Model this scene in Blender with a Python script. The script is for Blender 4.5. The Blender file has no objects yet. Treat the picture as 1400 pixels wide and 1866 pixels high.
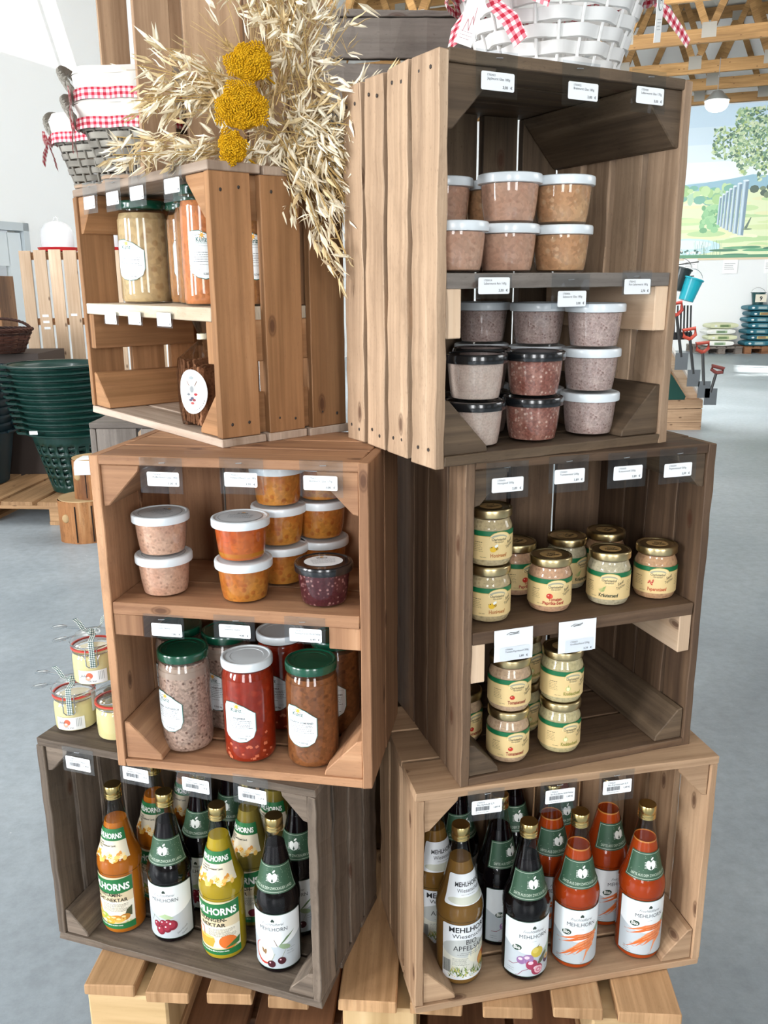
import bpy, bmesh, math, random
from mathutils import Vector, Matrix
rnd = random.Random(11)
S = bpy.context.scene
C = S.collection
# ---------------------------------------------------------------- camera, world, lights, exposure
cam_d = bpy.data.cameras.new('camera'); cam = bpy.data.objects.new('camera', cam_d); C.objects.link(cam)
cam_d.sensor_fit = 'VERTICAL'; cam_d.sensor_height = 24.0; cam_d.sensor_width = 24.0
cam_d.lens = 24.0 * 1570.67 / 1866.0; cam_d.clip_start = 0.05; cam_d.clip_end = 200
cam.matrix_world = Matrix.Translation((0, 0, 1.43665)) @ Matrix.Rotation(math.pi/2 - 0.26093, 4, 'X') @ Matrix.Rotation(-0.00696, 4, 'Z')
S.camera = cam
W = bpy.data.worlds.new('daylight'); S.world = W; W.use_nodes = True
W.node_tree.nodes['Background'].inputs[0].default_value = (0.86, 0.93, 1.0, 1)
W.node_tree.nodes['Background'].inputs[1].default_value = 0.42
S.view_settings.view_transform = 'Standard'; S.view_settings.look = 'None'
S.view_settings.gamma = 1.0; S.view_settings.use_curve_mapping = False
S.view_settings.exposure = 0.45
def area(name, loc, target, size, sy, power, col=(1, 1, 1)):
    l = bpy.data.lights.new(name, 'AREA'); l.shape = 'RECTANGLE'; l.size = size; l.size_y = sy; l.energy = power; l.color = col
    o = bpy.data.objects.new(name, l); C.objects.link(o); o.location = loc
    o.rotation_euler = (Vector(target) - Vector(loc)).to_track_quat('-Z', 'Y').to_euler(); return o
area('window_light_left', (-6.3, -3.8, 2.5), (-0.2, 1.3, 0.9), 1.3, 3.4, 270, (0.97, 0.985, 1.0))
area('window_light_left_near', (-6.3, -0.9, 2.5), (-0.2, 1.3, 0.9), 1.3, 3.4, 270, (0.97, 0.985, 1.0))
area('front_fill', (-1.6, -7.0, 2.6), (0.1, 1.4, 0.9), 1.5, 3.4, 170, (0.98, 0.99, 1.0))  # unseen frontal fill, added to lighten the crate interiors
area('front_fill_right', (2.8, -7.0, 2.6), (0.1, 1.4, 0.9), 1.5, 3.4, 170, (0.98, 0.99, 1.0))  # second added frontal fill, out of view behind the camera
area('window_light_right', (9.0, 2.5, 3.6), (2.0, 3.5, 0.8), 4.0, 2.4, 130, (0.97, 0.985, 1.0))
area('far_wall_fill', (1.6, 9.0, 3.7), (4.8, 17.6, 2.3), 5, 3.0, 520, (1.0, 0.99, 0.97))  # added fill lamp in mid-air behind the crates, brightens the far wall
area('left_wall_fill', (2.0, 6.0, 4.3), (-4.2, 9.6, 2.6), 4, 3, 160, (1.0, 0.99, 0.97))  # added fill lamp under the roof, brightens the left wall
sun_d = bpy.data.lights.new('sun', 'SUN'); sun_d.energy = 14; sun_d.angle = 0.01; sun_d.color = (1, 0.95, 0.88)
sun = bpy.data.objects.new('sun', sun_d); C.objects.link(sun)
SUN = Vector((-0.62, 0.50, -0.60)).normalized()          # travel direction of the sunlight
sun.rotation_euler = SUN.to_track_quat('-Z', 'Y').to_euler()

# ---------------------------------------------------------------- materials
def lin(h):
    if isinstance(h, str):
        h = h.lstrip('#'); h = [int(h[i:i+2], 16)/255 for i in (0, 2, 4)]
    return tuple((c/12.92 if c <= 0.04045 else ((c+0.055)/1.055)**2.4) for c in h) + (1,)
MC = {}
def nmat(name):
    m = bpy.data.materials.new(name); m.use_nodes = True
    return m, m.node_tree.nodes, m.node_tree.links, m.node_tree.nodes['Principled BSDF']
def plain(hexc, rough=0.5, metal=0.0, coat=0.0, name=None):
    k = ('p', hexc, rough, metal, coat)
    if k in MC: return MC[k]
    m, n, l, b = nmat(name or 'plain_' + hexc)
    b.inputs['Base Color'].default_value = lin(hexc); b.inputs['Roughness'].default_value = rough
    b.inputs['Metallic'].default_value = metal; b.inputs['Coat Weight'].default_value = coat
    b.inputs['Coat Roughness'].default_value = 0.06
    MC[k] = m; return m
def ink(hexc): return plain(hexc, 0.45)
def N(n, t, **kw):
    x = n.new(t)
    for k, v in kw.items():
        if k in ('op',): x.operation = v
        else: x.inputs[k].default_value = v
    return x
def ramp(n, stops):
    r = n.new('ShaderNodeValToRGB'); e = r.color_ramp.elements
    while len(e) < len(stops): e.new(0.5)
    for i, (p, c) in enumerate(stops): e[i].position = p; e[i].color = lin(c) if isinstance(c, str) else c
    return r
def mixc(n, l, fac, a, b, mode='MIX'):
    x = n.new('ShaderNodeMix'); x.data_type = 'RGBA'; x.blend_type = mode
    for s, v in ((x.inputs[0], fac), (x.inputs[6], a), (x.inputs[7], b)):
        if hasattr(v, 'is_output'): l.new(v, s)
        elif isinstance(v, str): s.default_value = lin(v)
        else: s.default_value = v
    return x.outputs[2]
def wood(name, dark, mid, light, rough=0.62, grain=1.0, blotch=0.5, blotch_col=None, knots=True, bump=0.35):
    m, n, l, b = nmat(name)
    tc = n.new('ShaderNodeTexCoord')
    mp = N(n, 'ShaderNodeMapping'); mp.inputs['Scale'].default_value = (2.2, 70*grain, 1); l.new(tc.outputs['UV'], mp.inputs[0])
    g = N(n, 'ShaderNodeTexNoise', Scale=1.0, Detail=5.0, Roughness=0.62, Distortion=0.25); l.new(mp.outputs[0], g.inputs[0])
    mp2 = N(n, 'ShaderNodeMapping'); mp2.inputs['Scale'].default_value = (1.1, 11, 1); l.new(tc.outputs['UV'], mp2.inputs[0])
    g2 = N(n, 'ShaderNodeTexNoise', Scale=1.0, Detail=3.0, Distortion=0.8); l.new(mp2.outputs[0], g2.inputs[0])
    mx = n.new('ShaderNodeMath'); mx.operation = 'MULTIPLY_ADD'; l.new(g.outputs[0], mx.inputs[0]); mx.inputs[1].default_value = 0.42
    ml = n.new('ShaderNodeMath'); ml.operation = 'MULTIPLY'; l.new(g2.outputs[0], ml.inputs[0]); ml.inputs[1].default_value = 0.45
    l.new(ml.outputs[0], mx.inputs[2])
    r = ramp(n, [(0.33, dark), (0.5, mid), (0.66, light)]); l.new(mx.outputs[0], r.inputs[0])
    col = r.outputs[0]
    # per-board tone
    mp3 = N(n, 'ShaderNodeMapping'); mp3.inputs['Scale'].default_value = (0.6, 1.5, 1); l.new(tc.outputs['UV'], mp3.inputs[0])
    g3 = N(n, 'ShaderNodeTexNoise', Scale=1.0, Detail=1.0); l.new(mp3.outputs[0], g3.inputs[0])
    r3 = ramp(n, [(0.3, (0.72, 0.70, 0.68, 1)), (0.7, (1.22, 1.22, 1.22, 1))]); l.new(g3.outputs[0], r3.inputs[0])
    col = mixc(n, l, 1.0, col, r3.outputs[0], 'MULTIPLY')
    # weather blotches
    mp4 = N(n, 'ShaderNodeMapping'); mp4.inputs['Scale'].default_value = (9, 26, 1); l.new(tc.outputs['UV'], mp4.inputs[0])
    g4 = N(n, 'ShaderNodeTexNoise', Scale=1.0, Detail=6.0, Roughness=0.7); l.new(mp4.outputs[0], g4.inputs[0])
    r4 = ramp(n, [(0.52, (0, 0, 0, 1)), (0.72, (blotch, blotch, blotch, 1))]); l.new(g4.outputs[0], r4.inputs[0])
    col = mixc(n, l, r4.outputs[0], col, blotch_col or dark)
    mp6 = N(n, 'ShaderNodeMapping'); mp6.inputs['Scale'].default_value = (110, 330, 1); l.new(tc.outputs['UV'], mp6.inputs[0])
    g6 = N(n, 'ShaderNodeTexNoise', Scale=1.0, Detail=3.0, Roughness=0.6); l.new(mp6.outputs[0], g6.inputs[0])
    r6 = ramp(n, [(0.60, (0, 0, 0, 1)), (0.70, (.55*blotch+.12,)*3 + (1,))]); l.new(g6.outputs[0], r6.inputs[0]); col = mixc(n, l, r6.outputs[0], col, blotch_col or dark)
    if knots:
        mp5 = N(n, 'ShaderNodeMapping'); mp5.inputs['Scale'].default_value = (2.9, 6.5, 1); l.new(tc.outputs['UV'], mp5.inputs[0])
        v = N(n, 'ShaderNodeTexVoronoi', Scale=1.0, Randomness=1.0); v.voronoi_dimensions = '2D'; l.new(mp5.outputs[0], v.inputs['Vector'])
        r5 = ramp(n, [(0.022, (0.8, 0.8, 0.8, 1)), (0.034, (0.35, 0.35, 0.35, 1)), (0.040, (0.6, 0.6, 0.6, 1)), (0.052, (0, 0, 0, 1))]); l.new(v.outputs['Distance'], r5.inputs[0])
        col = mixc(n, l, r5.outputs[0], col, '#4a2c1c')
    l.new(col, b.inputs['Base Color'])
    b.inputs['Roughness'].default_value = rough; b.inputs['Specular IOR Level'].default_value = 0.3
    bp = N(n, 'ShaderNodeBump', Strength=bump, Distance=0.0012); l.new(g.outputs[0], bp.inputs['Height']); l.new(bp.outputs[0], b.inputs['Normal'])
    return m
WD = {
 'honey': wood('honey_pine', '#85603f', '#ac7f58', '#c59b73', blotch=0.3, blotch_col='#7a573f'),
 'honey_rim': wood('greyed_pine_edge', '#94806f', '#b9a696', '#d6c7b8', blotch=0.45, knots=False),
 'rose': wood('rosy_pine', '#855f45', '#ab8160', '#c69e7b', blotch=0.4, blotch_col='#75543f'),
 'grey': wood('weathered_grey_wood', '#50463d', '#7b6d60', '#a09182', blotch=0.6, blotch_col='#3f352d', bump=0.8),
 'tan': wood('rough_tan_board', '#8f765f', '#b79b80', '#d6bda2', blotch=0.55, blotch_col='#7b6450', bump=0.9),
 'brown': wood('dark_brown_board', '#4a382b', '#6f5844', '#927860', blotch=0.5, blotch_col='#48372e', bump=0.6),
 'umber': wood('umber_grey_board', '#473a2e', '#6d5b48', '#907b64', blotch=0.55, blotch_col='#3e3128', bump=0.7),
 'light': wood('pale_tan_pine', '#93755a', '#b9997a', '#d3b595', blotch=0.3, blotch_col='#86694f'),
 'pallet': wood('pallet_pine', '#96734f', '#bf9870', '#d9b990', blotch=0.35, blotch_col='#866344'),
 'block': wood('pallet_chip_block', '#b39468', '#d2b488', '#e6cda2', grain=0.25, blotch=0.25, knots=False),
 'dusk': wood('brown_pallet_board', '#6f4d36', '#93694b', '#b08763', blotch=0.3),
 'lath': wood('fresh_pine_lath', '#cdae90', '#e0c6aa', '#efdbc2', blotch=0.12, blotch_col='#b08a66'),
 'osb': wood('chipboard_edge', '#b9a78e', '#ddd0ba', '#f0e7d6', grain=0.4, blotch=0.6, blotch_col='#9a856b', knots=False),
 'beam': wood('roof_beam_pine', '#7f6038', '#a07c4e', '#b99566', blotch=0.15, knots=True),
 'oldgrey': wood('silver_grey_board', '#67605a', '#857d76', '#a39b92', blotch=0.5, blotch_col='#57504a', bump=0.7),
 'log': wood('debarked_log', '#7a4f30', '#b07a4c', '#d6b184', grain=0.4, blotch=0.7, blotch_col='#5f3b24', knots=False),
}
def glassmat(tint='#fbfbfa', name='clear_glass', gl=1.15, fmin=0.045):
    m, n, l, b = nmat(name); n.remove(b)
    t = n.new('ShaderNodeBsdfTransparent'); t.inputs[0].default_value = lin(tint)
    g = n.new('ShaderNodeBsdfGlossy'); g.inputs['Roughness'].default_value = 0.03
    f = n.new('ShaderNodeFresnel'); f.inputs[0].default_value = 1.5
    s = n.new('ShaderNodeMath'); s.operation = 'MULTIPLY_ADD'; l.new(f.outputs[0], s.inputs[0]); s.inputs[1].default_value = gl; s.inputs[2].default_value = fmin - 0.04
    ge = n.new('ShaderNodeNewGeometry'); bf = n.new('ShaderNodeMath'); bf.operation = 'SUBTRACT'; bf.inputs[0].default_value = 1.0; l.new(ge.outputs['Backfacing'], bf.inputs[1])
    s2 = n.new('ShaderNodeMath'); s2.operation = 'MULTIPLY'; l.new(s.outputs[0], s2.inputs[0]); l.new(bf.outputs[0], s2.inputs[1])
    x = n.new('ShaderNodeMixShader'); l.new(s2.outputs[0], x.inputs[0]); l.new(t.outputs[0], x.inputs[1]); l.new(g.outputs[0], x.inputs[2])
    l.new(x.outputs[0], n['Material Output'].inputs[0]); return m
GLASS = glassmat(); BGLASS = glassmat('#eceeec', 'bottle_glass', 1.0, 0.035)
PLASTIC = glassmat('#e9eef2', 'clear_plastic_sleeve', 0.9, 0.10)
FILM = glassmat('#e6e4e2', 'crinkled_cellophane', 1.6, 0.26)
def lin8(c, k=0.80): c = lin(c); return (c[0]*k, c[1]*k, c[2]*k, 1)
def paste(name, base, spots, scale=60.0, amount=0.5, fine=0.4, rough=0.35, second=None, lo=0.42, hi=0.6):
    """jar contents: base colour with cloudy tones and specks"""
    m, n, l, b = nmat(name); tc = n.new('ShaderNodeTexCoord'); second = lin8(second or spots); base = lin8(base); spots = lin8(spots)
    b.inputs['Specular IOR Level'].default_value = 0.12
    g = N(n, 'ShaderNodeTexNoise', Scale=scale*0.5, Detail=4.0, Roughness=0.6); l.new(tc.outputs['Object'], g.inputs[0])
    r = ramp(n, [(lo, (0, 0, 0, 1)), (hi, (fine, fine, fine, 1))]); l.new(g.outputs[0], r.inputs[0])
    col = mixc(n, l, r.outputs[0], base, second or spots)
    v = N(n, 'ShaderNodeTexVoronoi', Scale=scale*2.2); l.new(tc.outputs['Object'], v.inputs['Vector'])
    r2 = ramp(n, [(0.22, (amount, amount, amount, 1)), (0.34, (0, 0, 0, 1))]); l.new(v.outputs['Distance'], r2.inputs[0])
    g2 = N(n, 'ShaderNodeTexNoise', Scale=scale*0.8, Detail=2.0); l.new(tc.outputs['Object'], g2.inputs[0])
    r3 = ramp(n, [(0.36, (0, 0, 0, 1)), (0.52, (1, 1, 1, 1))]); l.new(g2.outputs[0], r3.inputs[0])
    mm = n.new('ShaderNodeMath'); mm.operation = 'MULTIPLY'; l.new(r2.outputs[0], mm.inputs[0]); l.new(r3.outputs[0], mm.inputs[1])
    col = mixc(n, l, mm.outputs[0], col, spots)
    v2 = N(n, 'ShaderNodeTexVoronoi', Scale=scale*5.5); l.new(tc.outputs['Object'], v2.inputs['Vector']); sp = n.new('ShaderNodeSeparateColor'); l.new(v2.outputs['Color'], sp.inputs[0])
    r5 = ramp(n, [(0.1, (1-.30*amount,)*3 + (1,)), (0.9, (1+.28*amount,)*3 + (1,))]); l.new(sp.outputs[0], r5.inputs[0]); col = mixc(n, l, 1.0, col, r5.outputs[0], 'MULTIPLY')
    l.new(col, b.inputs['Base Color']); b.inputs['Roughness'].default_value = rough
    return m
def juice(name, col, rough=0.25, cloud=None):
    m, n, l, b = nmat(name); tc = n.new('ShaderNodeTexCoord')
    g = N(n, 'ShaderNodeTexNoise', Scale=9.0, Detail=2.0); l.new(tc.outputs['Object'], g.inputs[0])
    r = ramp(n, [(0.35, col), (0.7, cloud or col)]); l.new(g.outputs[0], r.inputs[0]); l.new(r.outputs[0], b.inputs['Base Color'])
    b.inputs['Specular IOR Level'].default_value = 0.05
    b.inputs['Roughness'].default_value = rough; return m
def gingham(name, dark, midc, light='#f4efe9', size=0.0045):
    m, n, l, b = nmat(name); tc = n.new('ShaderNodeTexCoord')
    sp = n.new('ShaderNodeSeparateXYZ'); l.new(tc.outputs['UV'], sp.inputs[0]); outs = []
    for i in (0, 1):
        a = n.new('ShaderNodeMath'); a.operation = 'DIVIDE'; l.new(sp.outputs[i], a.inputs[0]); a.inputs[1].default_value = size*2
        f = n.new('ShaderNodeMath'); f.operation = 'FRACT'; l.new(a.outputs[0], f.inputs[0])
        gt = n.new('ShaderNodeMath'); gt.operation = 'GREATER_THAN'; l.new(f.outputs[0], gt.inputs[0]); gt.inputs[1].default_value = 0.5; outs.append(gt)
    s = n.new('ShaderNodeMath'); s.operation = 'ADD'; l.new(outs[0].outputs[0], s.inputs[0]); l.new(outs[1].outputs[0], s.inputs[1])
    h = n.new('ShaderNodeMath'); h.operation = 'MULTIPLY'; l.new(s.outputs[0], h.inputs[0]); h.inputs[1].default_value = 0.5
    r = ramp(n, [(0.0, light), (0.3, midc), (0.7, dark)]); r.color_ramp.interpolation = 'CONSTANT'
    l.new(h.outputs[0], r.inputs[0]); l.new(r.outputs[0], b.inputs['Base Color']); b.inputs['Roughness'].default_value = 0.9
    return m
RED_GING = gingham('red_gingham', '#b31f36', '#d9808c'); BIG_GING = gingham('red_gingham_wide', '#b31f36', '#d9808c', size=0.005)
GREEN_GING = gingham('green_gingham', '#1d3a3a', '#7f9a98', size=0.0016)

# ---------------------------------------------------------------- object helpers
def link(o, parent=None):
    C.objects.link(o)
    if parent is not None: o.parent = parent
    return o
def obj(name, bm, mats, parent=None, smooth=False, bevel=0, label=None, kind=None):
    me = bpy.data.meshes.new(name); bmesh.ops.recalc_face_normals(bm, faces=bm.faces) if smooth != 'keep' else None
    bm.to_mesh(me); bm.free()
    for m in (mats if isinstance(mats, (list, tuple)) else [mats]): me.materials.append(m)
    if smooth:
        for p in me.polygons: p.use_smooth = True
    o = bpy.data.objects.new(name, me); link(o, parent)
    if smooth is True:
        try: me.set_sharp_from_angle(angle=math.radians(42))
        except Exception: pass
    if bevel:
        md = o.modifiers.new('bevel', 'BEVEL'); md.width = bevel; md.segments = 1; md.limit_method = 'ANGLE'; md.angle_limit = math.radians(35)
    if label: o['label'] = label
    if kind: o['kind'] = kind
    return o
def tag(o, label, cat, group=None, kind=None):
    o['label'] = label; o['category'] = cat
    if group: o['group'] = group
    if kind: o['kind'] = kind
    return o
def thing(name, label, cat, loc=(0, 0, 0), rz=0, group=None):
    o = bpy.data.objects.new(name, None); C.objects.link(o); o.empty_display_size = 0.02
    o.location = loc; o.rotation_euler = (0, 0, rz); return tag(o, label, cat, group)
KIDS = {}
def dup(root, loc, rz, label=None, group=None, scale=None):
    r = root.copy(); C.objects.link(r); r.location = loc; r.rotation_euler = (0, 0, rz)
    if label: r['label'] = label
    if group: r['group'] = group
    if scale: r.scale = scale
    for ch in list(root.children):
        c = ch.copy(); C.objects.link(c); c.parent = r
        for g in list(ch.children):
            d = g.copy(); C.objects.link(d); d.parent = c
    return r
def struct(name, bm, m, smooth=False):
    o = obj(name, bm, m, None, smooth); o['kind'] = 'structure'; return o
def V(*a): return Vector(a)
def NB():
    bm = bmesh.new(); bm.loops.layers.uv.new('UVMap'); return bm
def board(bm, o, ex, ey, ez, mi=0, jit=0.0, along=None, wave=0.0, seg=14):
    """box from corner o with edge vectors; uv runs in metres with u along the longest edge; wave gives rough-sawn uneven edges"""
    o, ex, ey, ez = map(Vector, (o, ex, ey, ez)); uv = bm.loops.layers.uv.verify()
    E = [ex, ey, ez]; L = [v.length for v in E]; a = along if along is not None else L.index(max(L)); off = (rnd.uniform(0, 90), rnd.uniform(0, 90))
    b, c = [x for x in (0, 1, 2) if x != a]; n = seg if wave else 1; rings = []
    jj = {(i, j, k): Vector((rnd.uniform(-jit, jit) for _ in range(3))) if jit else Vector() for i in (0, 1) for j in (0, 1) for k in (0, 1)}
    for s in range(n+1):
        f = s/n; ring = []
        for (j, k) in ((0, 0), (1, 0), (1, 1), (0, 1)):
            p = o + E[a]*f + E[b]*j + E[c]*k + jj[(0, j, k)]*(1-f) + jj[(1, j, k)]*f
            if wave: p = p + E[b].normalized()*rnd.uniform(-wave, wave) + E[c].normalized()*rnd.uniform(-wave, wave)*.35 + (E[a].normalized()*rnd.uniform(-wave, wave) if s in (0, n) else Vector())
            ring.append(bm.verts.new(p))
        rings.append(ring)
    flip = E[a].dot(E[b].cross(E[c])) < 0; per = [0, L[b], L[b]+L[c], 2*L[b]+L[c], 2*(L[b]+L[c])]
    def mk(vs, uvs):
        if flip: vs, uvs = vs[::-1], uvs[::-1]
        f = bm.faces.new(vs); f.material_index = mi
        for lp, q in zip(f.loops, uvs): lp[uv].uv = (off[0]+q[0], off[1]+q[1])
    for s in range(n):
        for q in range(4):
            r = (q+1) % 4; u0, u1 = L[a]*s/n, L[a]*(s+1)/n
            mk([rings[s][q], rings[s][r], rings[s+1][r], rings[s+1][q]][::-1], [(u0, per[q]), (u0, per[q+1]), (u1, per[q+1]), (u1, per[q])][::-1])
    sq_ = [(0, 0), (0, L[b]), (L[c]*.3, L[b]), (L[c]*.3, 0)]
    mk(rings[0], sq_); mk(rings[-1][::-1], sq_[::-1])
def prism(bm, pts, ext, mi=0, along=True):
    """convex or concave outline pts (3d) extruded by vector ext"""
    uv = bm.loops.layers.uv.verify(); ext = Vector(ext); a = [bm.verts.new(Vector(p)) for p in pts]; b = [bm.verts.new(Vector(p) + ext) for p in pts]
    n = len(a); off = (rnd.uniform(0, 90), rnd.uniform(0, 90)); fs = [bm.faces.new(a[::-1]), bm.faces.new(b)]
    d = 0; L = ext.length
    e1 = (a[1].co-a[0].co).normalized()
    nn = ext.normalized(); e2 = nn.cross(e1)
    for f in fs:
        f.material_index = mi
        for lp in f.loops:
            q = lp.vert.co - a[0].co; lp[uv].uv = (off[0] + q.dot(e1)*0.3, off[1] + q.dot(e2))
    for i in range(n):
        j = (i+1) % n; w = (a[j].co-a[i].co).length
        f = bm.faces.new((a[i], a[j], b[j], b[i])); f.material_index = mi
        for lp, q in zip(f.loops, ((0, d), (0, d+w), (L, d+w), (L, d))): lp[uv].uv = (off[0]+q[0], off[1]+q[1])
        d += w
def lathe(bm, prof, seg=40, mi=0, cap=(True, True), cx=0, cy=0, rf=None):
    uv = bm.loops.layers.uv.verify(); rings = []
    for r, z in prof:
        ring = []
        for i in range(seg):
            t = 2*math.pi*i/seg; k = rf(t) if rf else 1
            ring.append(bm.verts.new((cx + r*k*math.cos(t), cy + r*k*math.sin(t), z)))
        rings.append(ring)
    for a in range(len(rings)-1):
        for i in range(seg):
            j = (i+1) % seg
            f = bm.faces.new((rings[a][i], rings[a][j], rings[a+1][j], rings[a+1][i])); f.material_index = mi
            r = max(prof[a][0], 0.001)
            for lp, (u, z) in zip(f.loops, ((i, a), (i+1, a), (i+1, a+1), (i, a+1))): lp[uv].uv = (u/seg*2*math.pi*prof[0][0], prof[z][1])
    if cap[0] and prof[0][0] > 0: bm.faces.new(rings[0][::-1]).material_index = mi
    if cap[1] and prof[-1][0] > 0: bm.faces.new(rings[-1]).material_index = mi
def tube(bm, pts, r, seg=6, mi=0, radii=None, closed=False):
    uv = bm.loops.layers.uv.verify(); pts = [Vector(p) for p in pts]; rings = []; up = Vector((0.13, 0.21, 0.97)); n = len(pts); d = 0; ds = []
    for i, p in enumerate(pts):
        if closed: t = pts[(i+1) % n] - pts[i-1]
        else: t = pts[min(i+1, n-1)] - pts[max(i-1, 0)]
        if t.length < 1e-9: t = Vector((0, 0, 1))
        t.normalize(); s = t.cross(up)
        if s.length < 0.05: s = t.cross(Vector((1, 0, 0)))
        s.normalize(); u = s.cross(t); rr = radii[i] if radii else r
        rings.append([bm.verts.new(p + (s*math.cos(2*math.pi*k/seg) + u*math.sin(2*math.pi*k/seg))*rr) for k in range(seg)])
        if i: d += (pts[i]-pts[i-1]).length
        ds.append(d)
    rng = range(n if closed else n-1)
    for i in rng:
        a, b = rings[i], rings[(i+1) % n]
        for k in range(seg):
            f = bm.faces.new((a[k], a[(k+1) % seg], b[(k+1) % seg], b[k])); f.material_index = mi
            for lp, q in zip(f.loops, ((0, 0), (0, 1), (1, 1), (1, 0))): lp[uv].uv = (ds[i] if q[0] == 0 else ds[min(i+1, n-1)], (k+q[1])/seg*r*6)
    if not closed: bm.faces.new(rings[0][::-1]).material_index = mi; bm.faces.new(rings[-1]).material_index = mi
def ribbon(bm, pts, wv, mi=0, uvo=0, th=0.0006):
    """strip along pts with half-width vectors wv (single or list)"""
    uv = bm.loops.layers.uv.verify(); pts = [Vector(p) for p in pts]; d = 0; prev = None
    for i, p in enumerate(pts):
        w = Vector(wv[i]) if isinstance(wv, list) else Vector(wv)
        a, b = bm.verts.new(p-w), bm.verts.new(p+w)
        if prev:
            dd = (p-pts[i-1]).length
            f = bm.faces.new((prev[0], prev[1], b, a)); f.material_index = mi
            W2 = w.length*2
            for lp, q in zip(f.loops, ((d, 0), (d, W2), (d+dd, W2), (d+dd, 0))): lp[uv].uv = q
            d += dd
        prev = (a, b)
def ball(bm, c, r, mi=0, sub=1, sc=(1, 1, 1)):
    m = Matrix.Translation(c) @ Matrix.Diagonal((r*sc[0], r*sc[1], r*sc[2], 1))
    g = bmesh.ops.create_icosphere(bm, subdivisions=sub, radius=1, matrix=m)
    for v in g['verts']:
        for f in v.link_faces: f.material_index = mi

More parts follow.
